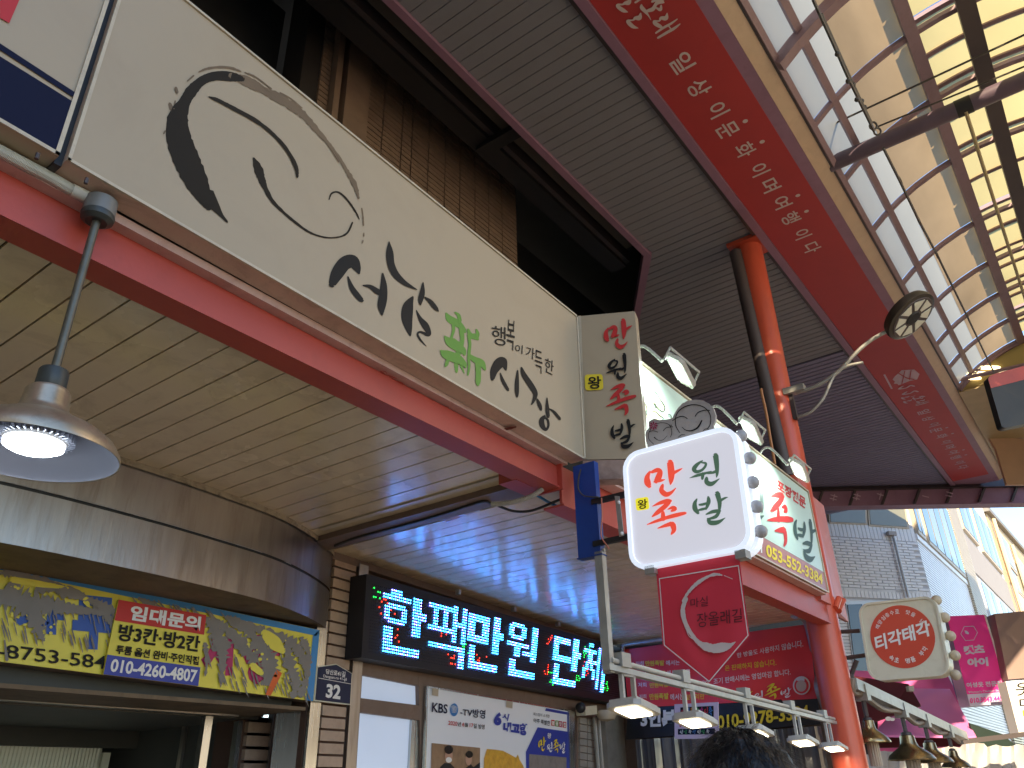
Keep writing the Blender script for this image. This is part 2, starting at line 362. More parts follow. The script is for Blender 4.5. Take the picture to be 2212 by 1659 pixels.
# ---- lettering
TXT = {}
def want(*ss):
    for s_ in ss: TXT.setdefault(s_, None)
def make_texts(items):
    obs = []
    for (s_, bold) in items:
        cu = bpy.data.curves.new('t', 'FONT'); cu.body = s_; cu.size = 1; cu.offset = bold; cu.resolution_u = 3
        ob = bpy.data.objects.new('t', cu); COL.objects.link(ob); obs.append(ob)
    dg = bpy.context.evaluated_depsgraph_get()
    for (s_, bold), ob in zip(items, obs):
        me = ob.evaluated_get(dg).to_mesh()
        vs = [Vector(v.co) for v in me.vertices]; fs = [tuple(p.vertices) for p in me.polygons]
        if vs:
            x0 = min(v.x for v in vs); x1 = max(v.x for v in vs); y0 = min(v.y for v in vs); y1 = max(v.y for v in vs)
            dx = max(x1-x0, 1e-6); dy = max(y1-y0, 1e-6)
            TXT[(s_, bold)] = ([((v.x-x0)/dx, 1-(v.y-y0)/dy) for v in vs], fs, dx/dy)
        ob.evaluated_get(dg).to_mesh_clear()
    for ob in obs:
        cu = ob.data; bpy.data.objects.remove(ob); bpy.data.curves.remove(cu)
CH = ['일','상','이','문','화','며','여','행','다']
make_texts([(c, .012) for c in CH] + [
 ('한',.05),('팩',.05),('만',.05),('원',.05),('단',.05),('체',.05),('왕',.03),('왕',.02),
 ('행복이 가득한',.0),('행',.0),('복',.0),('이',.0),('가',.0),('득',.0),('한',.0),
 ('임대문의',.04),('방3칸·방2칸',.03),('투룸 옵션 완비·주인직접',.03),('010-4260-4807',.03),('-8753-584',.01),
 ('사',.06),('두',.06),('시',.06),('상',.06),('당산로41길',.02),('Dangsan-ro 41-gil',.01),('32',.04),
 ('KBS',.02),('-TV방영',.02),('2020',.02),('년',.02),('6',.02),('월',.02),('17',.02),('일 방영',.02),('6',.07),('시',.03),('내고향',.07),
 ('패스컴이 소개한',.01),('아주 특별한',.02),('명',.03),('품',.03),('맛',.03),('집',.03),
 ('포장전문',.04),('053-552-3384',.03),('마실',.0),('장올래길',.0),
 ('1.저희',.01),('2.저희',.01),('저희',.01),('만원족발',.03),('에서는',.01),('에서는 하루',.01),('한 방울도 사용하지 않습니다.',.01),('은 판매하지 않습니다.',.01),
 ('은 족발이',.01),('조기 판매시에는 영업마감 합니다.',.01),('는',.01),('앞다리만',.01),('3인분',.05),('010-9278-3384',.03),
 ('티각태각',.03),('해양심층수로 맛을 낸',.01),('속초 명품 부각',.02),
 ('캣츠',.06),('아이',.06),('여성옷 전문점',.03),("Women's Clothing Store",.02),('010.3843.4458',.03),('옷',.0),('마',.0),
 ('해',.01),('양',.01),('심',.01),('층',.01),('수',.01),('로',.01),('맛',.01),('을',.01),('낸',.01),
 ('속',.02),('초',.02),('명',.02),('품',.02),('부',.02),('각',.02),('장사',.04),('ㅣ',.03)])
def text(mb, s_, bold, q):
    """print s_ into the quad q (TL,TR,BR,BL in space)"""
    vs, fs, _ = TXT[(s_, bold)]; mb.cuts.append((len(mb.v), len(mb.f)))
    mb.add([bil(q, u, v) for u, v in vs], fs); return mb
def textp(mb, s_, bold, pl, reg, pts, lift=0.004):
    return text(mb, s_, bold, [pl.at((reg, *p), lift) for p in pts])

# ---- brush strokes: centre line with a width, drawn in the plane
SK = [0]
def stroke(mb, pts, to3, n=6, jag=0.0):
    SK[0] += 1; lv = .00012*(SK[0] % 9)
    P = catmull([Vector((p[0], p[1], p[2])) for p in pts], n)
    L, R_ = [], []
    for i, p in enumerate(P):
        a = P[max(i-1,0)]; b = P[min(i+1,len(P)-1)]
        t = Vector((b.x-a.x, b.y-a.y)); t = t.normalized() if t.length > 1e-6 else Vector((1,0))
        w = max(p.z, 1.0) / 2 * (1 + (random.uniform(-jag, jag) if jag else 0))
        L.append((p.x - t.y*w, p.y + t.x*w)); R_.append((p.x + t.y*w, p.y - t.x*w))
    def cap(c, t, w):
        return [(c.x + w*(t.x*math.cos(a) - t.y*math.sin(a)), c.y + w*(t.y*math.cos(a) + t.x*math.sin(a))) for a in (rad(-60), rad(-20), rad(20), rad(60))]
    t0 = Vector((P[0].x-P[1].x, P[0].y-P[1].y)).normalized(); t1 = Vector((P[-1].x-P[-2].x, P[-1].y-P[-2].y)).normalized()
    vs = []; fs = []
    for l, r_ in zip(L, R_): vs += [l, r_]
    for i in range(len(P)-1): fs.append((2*i, 2*i+1, 2*i+3, 2*i+2))
    c0 = cap(P[0], t0, max(P[0].z,1)/2); c1 = cap(P[-1], t1, max(P[-1].z,1)/2)
    k = len(vs); vs += c0; fs.append((1, 0, k, k+1, k+2, k+3) if False else (0, 1, k, k+1, k+2, k+3)[::-1])
    k = len(vs); vs += c1; m = 2*(len(P)-1); fs.append((m+1, m, k, k+1, k+2, k+3)[::-1])
    nn_ = len(vs); mb.add([to3(x, y)*(1 - lv - .0003*i_/nn_) for i_, (x, y) in enumerate(vs)], fs); return mb
GLY = {
 '만': ((335,285,705,625), [[(392,388,20),(366,440,50),(368,490,66),(384,522,50)],[(412,392,28),(465,372,44),(492,390,50),(478,440,62),(456,478,50)],[(440,485,26),(500,474,26),(538,464,8)],
        [(590,300,62),(600,400,66),(598,470,46),(592,510,14)],[(618,402,34),(668,375,24),(703,356,8)],[(516,520,30),(506,570,48),(550,606,50),(600,588,30),(643,546,8)]]),
 '원': ((770,220,1065,515), [[(900,282,14),(850,318,34),(818,362,44),(845,388,34),(895,372,26),(928,336,24),(932,306,24),(895,300,14)],[(776,448,5),(850,424,28),(920,405,26),(986,384,10)],[(905,410,36),(900,455,26)],
        [(950,405,14),(1005,395,26),(1035,380,26)],[(1028,232,54),(1038,320,46),(1042,400,30),(1036,440,10)],[(940,452,34),(944,490,46),(990,504,42),(1062,456,8)]]),
 '족': ((360,655,735,995), [[(418,722,8),(490,690,34),(560,670,42),(592,668,30)],[(580,680,40),(540,722,46),(470,780,44),(415,822,14)],[(568,752,10),(612,735,34),(636,748,40),(604,768,22)],
        [(520,785,36),(522,842,48)],[(364,900,8),(450,868,28),(560,832,36),(660,805,40),(732,788,28)],[(470,935,10),(540,910,32),(605,890,44)],[(615,900,56),(625,950,46),(602,990,18)]]),
 '발': ((805,590,1145,900), [[(846,652,14),(826,695,40),(828,745,50),(856,784,34)],[(958,636,26),(962,672,40),(950,715,34),(936,750,18)],[(872,708,20),(905,704,26),(945,692,22)],[(862,760,16),(895,752,26),(936,742,22)],
        [(1046,600,52),(1066,680,42),(1066,740,30),(1060,770,12)],[(1078,664,28),(1118,642,20),(1144,634,6)],[(938,800,14),(1000,775,34),(1064,766,34)],[(1062,775,30),(1030,822,34),(958,846,20)],[(956,848,30),(980,880,46),(1050,876,40),(1120,834,6)]]),
}
def glyph(mb, ch, q):
    (x0, y0, x1, y1), ST = GLY[ch]; mb.cuts.append((len(mb.v), len(mb.f)))
    for st in ST: stroke(mb, st, lambda x, y: bil(q, (x-x0)/(x1-x0), (y-y0)/(y1-y0)), 5)
    return mb
def q4(pl, reg, x0, y0, x1, y1, lift=0.004): return [pl.at((reg, *p), lift) for p in ((x0,y0),(x1,y0),(x1,y1),(x0,y1))]
def ell(pl_or_f, cx, cy, rx, ry, n=28, rot=0.0):
    c, s_ = math.cos(rot), math.sin(rot)
    return [pl_or_f(cx + rx*math.cos(a)*c - ry*math.sin(a)*s_, cy + rx*math.cos(a)*s_ + ry*math.sin(a)*c) for a in [2*math.pi*k/n for k in range(n)]]

def lerp(a, b, t): return a + (b - a) * t
def extx(a, b, x):                       # the point at x on the line a-b
    return a + (b - a) * ((x - a.x) / (b.x - a.x))
Y = Vector((0, 1, 0)); X = Vector((1, 0, 0)); Zv = Vector((0, 0, 1))

# ------------------------------------------------------------------ ground and the surroundings, with unseen blocks added for shade
MB().face([(-60,-60,GZ),(90,-60,GZ),(90,60,GZ),(-60,60,GZ)]).build('ground', m_ground, kind='structure')
# unseen tall block added behind the viewer keeps low sun off the shop fronts
t = thing('sun_blocker', 'plain tall unseen block added behind the viewer to keep off the low sun', 'building', (-9.5,-2,GZ))
MB().span((-13,-11.2,GZ),(-8,9,13)).build('wall', m_plaster, t)
MB().span((-13.2,-11.4,13.01),(-7.8,9.2,13.3)).build('roof', m_rooftile, t)
t = thing('low_wall', 'low plastered yard wall on the open far side of the street', 'wall', (4,-10.8,GZ))
MB().span((-7.5,-10.9,GZ),(9,-10.7,GZ+1.0)).build('wall', m_plaster, t)
MB().span((-7.5,-11.0,GZ+1.0),(16,-10.6,GZ+1.15)).build('roof', m_rooftile, t)
t = thing('facade_shade_block', 'tall unseen plastered block added across the arcade to shade the far facade', 'building', (15,-5,GZ))  # unseen mass added to cast shade on the far brick walls
MB().span((9.5,-7.5,GZ),(19,-3.4,13)).build('wall', m_plaster, t)
MB().span((9.3,-7.7,13.01),(19.2,-3.2,13.3)).build('roof', m_rooftile, t)

# ------------------------------------------------------------------ shop building behind the signs
XW0, YW0, XW1, YW1 = 3.57, 4.12, 7.89, 4.68          # lower shop wall line
wn = Vector((YW1-YW0, -(XW1-XW0), 0)).normalized()
def PWALL(off=0.0): return Pl(Vector((XW0, YW0, 0)) + wn*off, wn)
wdir = Vector((XW1-XW0, YW1-YW0, 0)).normalized()
shop = thing('shop_building', 'old two storey shop building with brown tiled upper wall behind the long sign', 'building', (3,5.5,GZ))
# upper tiled wall, stacked blocks
YT = 4.40
MB().span((2.9,YT,1.5),(6.12,YT+.3,7.0)).build('upper_wall', m_tilejoint, shop)
TP = .256; TR_ = .0625
cols = []
xx = 0.824*YT
edges = [0.824,0.881,0.941,0.974,1.031,1.091,1.147,1.206,1.262,1.319,1.385]
proto = MB().box((0,0,0),(TP/2-.008,.012,TR_/2-.006)).build('tile', m_tile, shop)
proto_used = False; ntile = 0; rest = MB()
z = 4.0
tiles = []
for r_ in range(40):
    zz = 4.35 + r_*TR_
    for k in range(len(edges)-1):
        a, b = edges[k]*YT, edges[k+1]*YT
        # skip what the sign hides
        tiles.append(((a+b)/2, b-a, zz))
def vis(c):
    p = proj(Vector((c[0], YT, c[2]))); return p
tiles.sort(key=lambda t_: not (vis(t_)[1] > -20 and vis(t_)[1] < 0.808*(vis(t_)[0]-400)+30))
# strips of tile at the left, between the pilasters
for (a, b) in ((.700,.727),(.742,.757)):
    for r_ in range(44):
        rest.box(((a+b)/2*YT, YT-.012, 4.9+r_*TR_), ((b-a)*YT/2-.006, .012, TR_/2-.006))

for t_ in tiles:
    if ntile < 299:
        o = shared('tile', proto, shop, (t_[0], YT-.012+random.uniform(-.003,.003), t_[2]), ((t_[1]-.016)/(TP-.016),1,1)); ntile += 1
    else:
        rest.box((t_[0], YT-.012, t_[2]), (t_[1]/2-.008,.012,TR_/2-.006))
proto.location = W((tiles[0][0], YT-.012, tiles[0][2]-TR_)) - WLOC[shop.name]
rest.build('tile_rows', m_tile, shop, kind='stuff')
MB().span((.757*YT,YT-.10,1.7),(.822*YT,YT-.001,6.6)).span((.727*YT,YT-.10,1.7),(.742*YT,YT-.001,6.6)).build('pilaster', m_tile, shop)
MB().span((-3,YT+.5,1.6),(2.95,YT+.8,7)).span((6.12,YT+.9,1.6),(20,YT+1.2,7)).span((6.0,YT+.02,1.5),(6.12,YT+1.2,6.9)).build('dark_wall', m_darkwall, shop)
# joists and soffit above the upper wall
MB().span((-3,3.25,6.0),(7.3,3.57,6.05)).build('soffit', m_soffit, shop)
MB().span((-3,3.74,5.97),(7.6,3.96,6.2)).build('joist', m_black, shop)
MB().span((-3,3.68,6.02),(7.6,3.735,6.2)).build('joist', m_darksteel, shop)
for xj in (1.2,4.75,8.2): MB().span((xj,3.30,5.92),(xj+.14,3.9,5.99)).build('cross_joist', m_black, shop)
# rear roof slab: keeps the daylight out of the building
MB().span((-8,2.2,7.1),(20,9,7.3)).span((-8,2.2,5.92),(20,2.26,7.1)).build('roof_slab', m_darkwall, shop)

# ------------------------------------------------------------------ lower canopy: slats, ledge, beam
ceil = MB().span((-1.2,2.16,1.475),(8.25,5.6,1.50)).build('canopy_ceiling', m_slatgap, kind='structure')
PIT = .1285
pr = MB().prism([(-.0605,0,0),(.0605,0,0),(.0605,0,.012),(-.0605,0,.012)], (0,3.0,0)).build('slat', m_slat, ceil)
pr.location = W((-1.0,3.68,1.466)) - WLOC[ceil.name]
n = 0
x = .865 - 15*PIT
while x < 8.1:
    cx = x + PIT/2
    if not (3.18 < cx < 3.40):
        o = shared('slat', pr, ceil, (cx, 3.68, 1.466 + random.uniform(-.001,.001)))
    x += PIT
MB().span((3.165,2.25,1.425),(3.345,4.1,1.465)).build('seam_beam', m_frame, ceil)
MB().span((3.05,2.25,1.45),(3.09,3.75,1.459)).build('edge_strip', m_trim, ceil)

PS = PY(2.0)
TL = PS.at((400,0)); TR = PS.at((1245,683)); BL = PS.at((137,345)); BR = PS.at((1255,990))
TL = extx(TL, TR, .606); BL = extx(BL, BR, .606)
TRx = extx(TL, TR, 3.352); BRx = extx(BL, BR, 3.330)
ms = thing('long_shop_sign', 'long cream sign box with black and green brush lettering and a brush swirl', 'sign', (2,2.04,1.5))
MB().prism([TL,TRx,BRx,BL], (0,.082,0)).build('sign_box', m_tan, ms)
i_ = .012
q = [TL+Vector((i_,-.003,-i_)), TRx+Vector((-i_,-.003,-i_)), BRx+Vector((-i_,-.003,i_)), BL+Vector((i_,-.003,i_))]
MB().prism(q, (0,.002,0)).build('face_panel', m_signface, ms)
fr = MB()
for a, b in ((TL,TRx),(TRx,BRx),(BRx,BL),(BL,TL)):
    d_ = (b-a).normalized(); nn = d_.cross(Y)*-1
    c_ = (TL+TRx+BRx+BL)/4
    if (c_-a).dot(nn) < 0: nn = -nn
    fr.prism([a+Vector((0,-.010,0)), b+Vector((0,-.010,0)), b+nn*.010+Vector((0,-.010,0)), a+nn*.010+Vector((0,-.010,0))], (0,.009,0))
fr.build('frame', m_trim, ms)
MB().span((-1.2,2.15,1.50),(3.33,2.17,2.40)).build('backing', m_frame, ms)
def S2(reg): return lambda x, y: PS.at((reg, x, y), .0042)
sw = MB()
stroke(sw, [(1352,1335,60),(1290,1210,140),(1215,1050,168),(1160,900,158),(1152,770,138),(1195,665,80),(1245,585,74),(1315,520,60),(1400,492,62),(1500,497,60),(1570,512,34)], S2('A1'), 8, .06)
stroke(sw, [(1472,1437,14),(1435,1395,26),(1395,1340,60),(1340,1270,110)], S2('A1'), 6)
sw.build('brush_swirl', m_ink2, ms)
sw = MB()
stroke(sw, [(1500,490,40),(1590,522,58),(1720,590,56),(1850,660,58),(1960,740,50),(2050,840,34),(2120,920,26),(2190,1010,20),(2250,1110,24),(2300,1200,30),(2325,1285,12)], S2('A1'), 8, .22)
for st in ([(1288,467,8),(1340,445,14),(1420,434,16),(1500,440,16),(1560,462,10)],[(1815,600,8),(1880,635,8),(1960,700,5)],[(1590,470,10),(1660,500,10),(1760,575,8)],[(1215,525,8),(1255,490,10)],[(1140,570,18),(1150,600,14)],
           [(1100,672,18),(1112,705,30)],[(1135,655,10),(1128,700,16)],[(2345,1350,8),(2352,1400,10),(2356,1460,10)],[(2358,1510,6),(2358,1530,8)],[(2352,1560,10),(2348,1575,8)],[(1070,850,14),(1062,865,10)],
           [(2080,880,6),(2140,960,7),(2195,1050,6)],[(1700,560,8),(1760,600,6)]):
    stroke(sw, st, S2('A1'), 5, .2)
sw.build('dry_brush', m_inkbrown, ms, kind='stuff')
sw = MB()
stroke(sw, [(1355,627,8),(1400,643,22),(1450,668,24),(1520,705,26),(1640,770,26),(1740,842,22),(1830,932,22),(1890,1020,24),(1922,1092,24),(1928,1146,14)], S2('A1'), 6, .1)
stroke(sw, [(1645,1028,18),(1672,1090,58),(1692,1150,52),(1715,1210,34),(1760,1295,26),(1820,1360,20),(1900,1430,18),(2000,1502,14),(2100,1537,11),(2190,1537,10),(2250,1510,14),(2284,1442,10)], S2('A1'), 6, .12)
stroke(sw, [(2133,1292,8),(2148,1255,12),(2185,1244,12),(2225,1268,13),(2270,1320,13),(2312,1385,11),(2328,1420,6)], S2('A1'), 6, .08)
sw.build('brush_lines', m_ink2, ms)
le = MB()
for st in ([(130,525,66),(170,440,110),(235,350,120),(305,330,112),(345,385,70),(362,430,24)],[(266,465,14),(300,560,44),(350,630,50),(385,668,40)],[(400,540,14),(460,550,34),(520,590,50),(560,610,40)],
           [(568,438,18),(577,540,58),(572,640,74),(560,720,70),(564,795,16)],
           [(624,160,10),(630,250,62),(640,350,64),(680,440,60),(750,510,44),(815,550,26),(868,576,6)],[(920,516,12),(914,600,46),(900,660,44),(898,706,14)],[(935,642,12),(985,680,36),(1030,735,36),(1052,762,14)],
           [(828,644,24),(790,720,92),(780,820,98),(795,910,62),(808,972,20)],[(862,758,10),(895,830,36),(940,890,60),(972,955,40),(955,968,30),(900,945,20),(872,962,18),(895,1010,18),(948,1068,5)],
           [(1525,1352,36),(1540,1280,70),(1585,1215,90),(1620,1205,70),(1640,1270,24)],[(1593,1303,10),(1615,1370,30),(1660,1448,26)],[(1744,1282,14),(1738,1380,36),(1738,1460,36),(1740,1506,20)],
           [(1778,1258,18),(1800,1320,44),(1860,1410,50),(1898,1480,42),(1885,1540,26),(1866,1575,12)],[(1914,1532,18),(1935,1580,34),(1948,1620,22)],
           [(2000,1520,10),(2002,1600,32),(2010,1680,30)],[(2015,1612,8),(2060,1640,22),(2110,1700,26)]):
    stroke(le, st, S2('G1'), 6)
for st in ([(1315,1040,20),(1298,1065,34),(1303,1100,34),(1325,1126,18),(1342,1100,16),(1338,1065,16),(1320,1048,12)],):
    stroke(le, st, S2('B2'), 6)
le.build('black_lettering', m_ink, ms)
gr_ = MB()
for st in ([(1122,785,20),(1150,830,60),(1200,860,62),(1250,895,50),(1285,940,30)],[(1200,776,16),(1230,800,30),(1240,850,36)],[(1182,870,30),(1186,930,28),(1168,990,26),(1160,1030,50)],
           [(1245,880,30),(1256,950,40),(1262,1010,36),(1250,1070,44)],[(1110,985,18),(1150,1030,70),(1210,1070,74),(1265,1105,60),(1282,1140,24)],[(1185,1010,26),(1220,1036,26),(1255,1050,24)],
           [(1078,1110,22),(1110,1135,70),(1170,1160,84),(1230,1185,74),(1280,1225,44),(1290,1250,20)],[(1135,1190,28),(1125,1225,32),(1115,1245,14)],[(1205,1190,40),(1210,1250,34),(1212,1292,22)],[(1235,1200,26),(1262,1262,20),(1278,1304,8)],[(1230,1095,40),(1225,1140,50)],
           [(1312,925,22),(1335,975,44),(1370,985,50),(1395,1005,28)],[(1385,925,16),(1395,960,34),(1385,990,40)],[(1318,970,30),(1328,1050,26),(1322,1110,28),(1318,1180,26),(1322,1250,22),(1310,1318,16)],[(1325,1150,30),(1370,1185,50),(1430,1215,56),(1460,1270,22)],[(1398,1215,50),(1402,1300,46),(1400,1370,46),(1400,1400,30)]):
    stroke(gr_, st, S2('G1'), 6)
gr_.build('green_lettering', m_green, ms)
tx = MB()
for c_, b_, pts in (('행',.0,[(1518,885),(1640,905),(1640,1070),(1518,1050)]),('복',.0,[(1655,835),(1725,850),(1715,1110),(1640,1085)]),('이',.0,[(1725,1050),(1790,1060),(1785,1138),(1722,1125)]),
                    ('가',.0,[(1818,1065),(1895,1090),(1890,1190),(1815,1160)]),('득',.0,[(1895,1095),(1960,1120),(1960,1312),(1895,1290)]),('한',.0,[(1985,1165),(2060,1200),(2055,1325),(1980,1290)])):
    textp(tx, c_, b_, PS, 'G1', pts, .0065)
tx.build('small_lettering', m_ink, ms)
for k, (a, b) in enumerate((((1575,725),.006),((1900,812),.004))):
    pass
bol = MB()
for p in (('D1',410,858),('D1',945,1128),('D4',165,195),('G1',648,1178)):
    u = Pl((0,0,1.59),(0,0,1)).at(p); bol.lathe((u.x, u.y, 1.575), [(.0001,0),(.006,.001),(.006,.02)], 8)
bol.build('bolt', m_darksteel, ms)

rm = MB(); PRm = PZ(1.545)
for st in ([(1052,1128,14),(1085,1118,18),(1130,1108,10)],): stroke(rm, st, lambda x, y: PRm.at(('B2',x,y)), 4, .2)
stroke(rm, [(1690,1468,12),(1755,1455,8)], lambda x, y: PZ(1.545).at(('B2',x,y)), 4, .2)
rm.build('rust_mark', mat('rust_brown',(.16,.035,.02),.7,var=.3), ms)
rm = MB(); rn0 = random.Random(2)
for k in range(60):
    t_ = rn0.random(); x_ = 230 + 1100*t_; y_ = 735 + (x_-230)*.585 + rn0.uniform(-8,10)
    stroke(rm, [(x_,y_,3),(x_+rn0.uniform(8,40),y_+rn0.uniform(2,16),5),(x_+rn0.uniform(40,70),y_+rn0.uniform(22,34),2)], lambda x, y: PZ(1.535).at(('B2',x,y)), 2, .3)
rm.build('paint_splash', m_red, ms, kind='stuff')
# neighbouring panel at the far left
ls = thing('blue_band_sign', 'cream sign box with a navy blue block and stripe left of the long sign', 'sign', (0,2.04,1.6))
a = PS.at(('A1',725,0)); b = PS.at(('A1',365,990))
LB = extx(BL, BR, .585); LT = extx(TL, TR, .585); LB0 = extx(BL, BR, -1.2); LT0 = extx(TL, TR, -1.2)
MB().prism([LT0,LT,LB,LB0], (0,.082,0)).build('sign_box', m_signface, ls)
nb = MB()
nb.face([extx(PS.at(('A1',0,365),.004), PS.at(('A1',475,660),.004), -1.15), PS.at(('A1',468,655),.004), PS.at(('A1',360,980),.004), extx(PS.at(('A1',0,775),.004), PS.at(('A1',360,980),.004), -1.15)])
nb.face([extx(PS.at(('A1',0,280),.004), PS.at(('A1',490,600),.004), -1.15), PS.at(('A1',490,600),.004), PS.at(('A1',480,632),.004), extx(PS.at(('A1',0,322),.004), PS.at(('A1',480,632),.004), -1.15)])
nb.build('navy_block', m_navy, ls)
MB().face([PS.at(p, .004) for p in (('A1',0,-80),('A1',160,-80),('A1',60,150),('A1',0,115))]).build('red_mark', m_redlet, ls)
fr = MB()
fr.prism([LT+Vector((-.012,-.006,0)), LT+Vector((0,-.006,0)), LB+Vector((0,-.006,0)), LB+Vector((-.012,-.006,0))], (0,.005,0))
fr.prism([LB0+Vector((0,-.006,.012)), LB+Vector((0,-.006,.012)), LB+Vector((0,-.006,0)), LB0+Vector((0,-.006,0))], (0,.005,0))
fr.build('frame', m_trim, ls)
MB().span((.585,2.02,1.60),(.606,2.07,2.51)).build('sign_joint', m_black, ls)

# ledge board and salmon beam
lg = MB().prism([(-1.2,2.084,1.60),(3.30,2.084,1.525),(3.30,2.135,1.525),(-1.2,2.135,1.60)], (0,0,.03)).build('ledge_board', m_pinkboard)
tag(lg, 'narrow faded pink ledge board under the long cream sign', 'board')
lg = MB().prism([(3.48,2.06,1.530),(7.54,2.06,1.530),(7.54,2.145,1.530),(3.48,2.145,1.530)], (0,0,.016)).build('ledge_board', m_pinkboard)
tag(lg, 'ledge board under the lit pale green sign', 'board')
PB = PY(2.13)
bm = thing('canopy_beam', 'salmon red steel beam along the canopy edge under the long cream sign', 'beam', (1,2.16,1.42))
z0a, z0b = 1.475, 1.415
MB().prism([(-1.2,2.13,1.605),(3.27,2.13,1.52),(3.27,2.13,1.408),(-1.2,2.13,1.465)], (0,.012,0)).build('web', m_red, bm)
MB().prism([(-1.2,2.118,1.462),(3.27,2.118,1.405),(3.27,2.245,1.405),(-1.2,2.215,1.462)], (0,0,-.010)).build('flange', m_red, bm)
MB().prism([(3.262,2.10,1.56),(3.275,2.10,1.56),(3.275,2.10,1.385),(3.262,2.10,1.385)], (0,.16,0)).build('end_plate', m_red, bm)
bm2 = thing('canopy_beam', 'salmon red steel beam under the lit pale green sign running to the pipe column', 'beam', (6,2.2,1.3))
MB().span((3.33,2.15,1.335),(7.80,2.165,1.545)).build('web', m_red, bm2)
MB().span((3.33,2.14,1.322),(7.80,2.27,1.333)).build('flange', m_red, bm2)
bk = MB().span((3.02,2.22,1.395),(3.25,2.33,1.455)).build('beam_stub', m_red); tag(bk, 'short red steel stub joining the canopy beam end to the dark seam', 'beam')

# corrugated hose, junction box, pendant lamp
PH = PY(2.075)
pts = [PH.at(('D1',-300,650)), PH.at(('D1',0,815)), PH.at(('D1',300,975)), PH.at(('D1',560,1110)), PH.at(('D1',780,1240))]
hp = catmull(pts, 40); rs = [.0165 + (.0022 if k % 2 else 0) for k in range(len(hp))]
hs = thing('corrugated_hose', 'white corrugated cable hose along the top of the red beam at left', 'hose', (0,2.07,1.55))
MB().tube(hp, rs, 10).build('hose', m_corr, hs)
MB().tube([PH.at(('D1',775,1235)), PH.at(('D1',960,1325))], .020, 12).build('connector', m_corr, hs, smooth=True)
LX, LY = .748, 2.06
lampt = thing('pendant_lamp', 'large worn metal pendant lamp lit cool white hanging at left', 'lamp', (LX,LY,.80))
MB().lathe((LX,LY,1.535), [(.0001,.055),(.045,.055),(.045,.0)], 24).build('box_back', m_jboxgrey, lampt, smooth=True)
MB().lathe((LX,LY,1.515), [(.0001,0),(.030,-.004),(.045,.006),(.047,.018),(.045,.025)], 24).build('junction_box', m_jbox, lampt, smooth=True)
MB().tube([(LX,LY,1.52),(LX,LY,1.0)], .0115, 10).build('rod', m_rod, lampt, smooth=True)
prof = [(.012,1.020),(.034,1.016),(.037,1.010),(.038,.962),(.033,.955)]
MB().lathe((LX,LY,0), prof, 20).build('socket_cap', m_jbox, lampt, smooth=True)
prof = [(.030,.962),(.048,.958),(.054,.948),(.058,.905),(.070,.885),(.105,.868),(.150,.845),(.185,.818),(.203,.790),(.205,.776),(.202,.776)]
MB().lathe((LX,LY,0), prof, 48).build('shade', m_shade, lampt, smooth=True)
prof = [(.202,.777),(.198,.788),(.180,.812),(.146,.838),(.100,.860),(.066,.878),(.0001,.884)]
MB().lathe((LX,LY,0), prof, 48).build('shade_inside', m_shadein, lampt, smooth=True)
b_ = MB().lathe((LX,LY,0), [(.060,.872),(.074,.850),(.076,.815),(.070,.808)], 40).build('bulb_body', m_bulb, lampt, smooth=True)
fn = MB()
for k in range(36):
    a = 2*math.pi*k/36; c_, s_ = math.cos(a), math.sin(a)
    fn.box((LX+.082*c_, LY+.082*s_, .835), (.010,.0014,.022), (Vector((c_,s_,0)), Vector((-s_,c_,0)), Zv))
fn.build('cooling_fins', m_shadein, lampt)
MB().lathe((LX,LY,0), [(.070,.808),(.070,.798),(.055,.790),(.0001,.788)], 40).build('lamp_glass', g_white, lampt, smooth=True)
ld = bpy.data.lights.new('pendant_light', 'AREA'); ld.shape = 'DISK'; ld.size = .14*S; ld.energy = 5; ld.color = (.85,.93,1)
lo = bpy.data.objects.new('pendant_light', ld); COL.objects.link(lo); lo.location = W((LX,LY,.78))

# ------------------------------------------------------------------ narrow wing panel at the corner
ang = rad(73); dr = Vector((math.cos(ang), -math.sin(ang), 0)); nr = Vector((-dr.y, dr.x, 0))
P0 = PS.at((1249,683)); PN = Pl(P0, nr)
A_, B_, C_, D_ = [PN.at(p) for p in ((1249,683),(1371,672),(1397,990),(1259,993))]
wp = thing('narrow_wing_sign', 'narrow cream upright sign with red and black brush lettering at the canopy corner', 'sign', (3.42,1.86,1.55))
MB().prism([A_,B_,C_,D_], -PN.n*.09).build('panel', m_signface, wp)
MB().prism([lerp(A_,B_,0)+PN.n*.003, lerp(A_,B_,.05)+PN.n*.003, lerp(D_,C_,.05)+PN.n*.003, D_+PN.n*.003], -PN.n*.002).build('edge_trim', m_trim, wp)
r1 = MB(); k1 = MB()
glyph(r1, '만', q4(PN,'B2',1700,412,1885,600,.006)); glyph(k1, '원', q4(PN,'B2',1712,635,1850,797,.006))
glyph(r1, '족', q4(PN,'B2',1716,828,1906,1032,.006)); glyph(k1, '발', q4(PN,'B2',1745,1064,1905,1246,.006))
textp(k1, '왕', .02, PN, 'B2', [(1596,782),(1682,778),(1686,858),(1600,862)], .009)
r1.build('red_lettering', m_redlet, wp); k1.build('black_lettering', m_ink, wp)
def rrect(q, r=.15, n=5):
    out = []
    for (cx, cy, a0) in ((1-r, r, -90), (1-r, 1-r, 0), (r, 1-r, 90), (r, r, 180)):
        for k in range(n+1):
            a = rad(a0 + 90*k/n); out.append(bil(q, cx + r*math.cos(a), cy + r*math.sin(a)))
    return out
MB().face(rrect([PN.at(('B2',*p), .0055) for p in ((1577,768),(1693,764),(1699,866),(1580,871))], .18)).build('yellow_patch', m_yellet, wp)
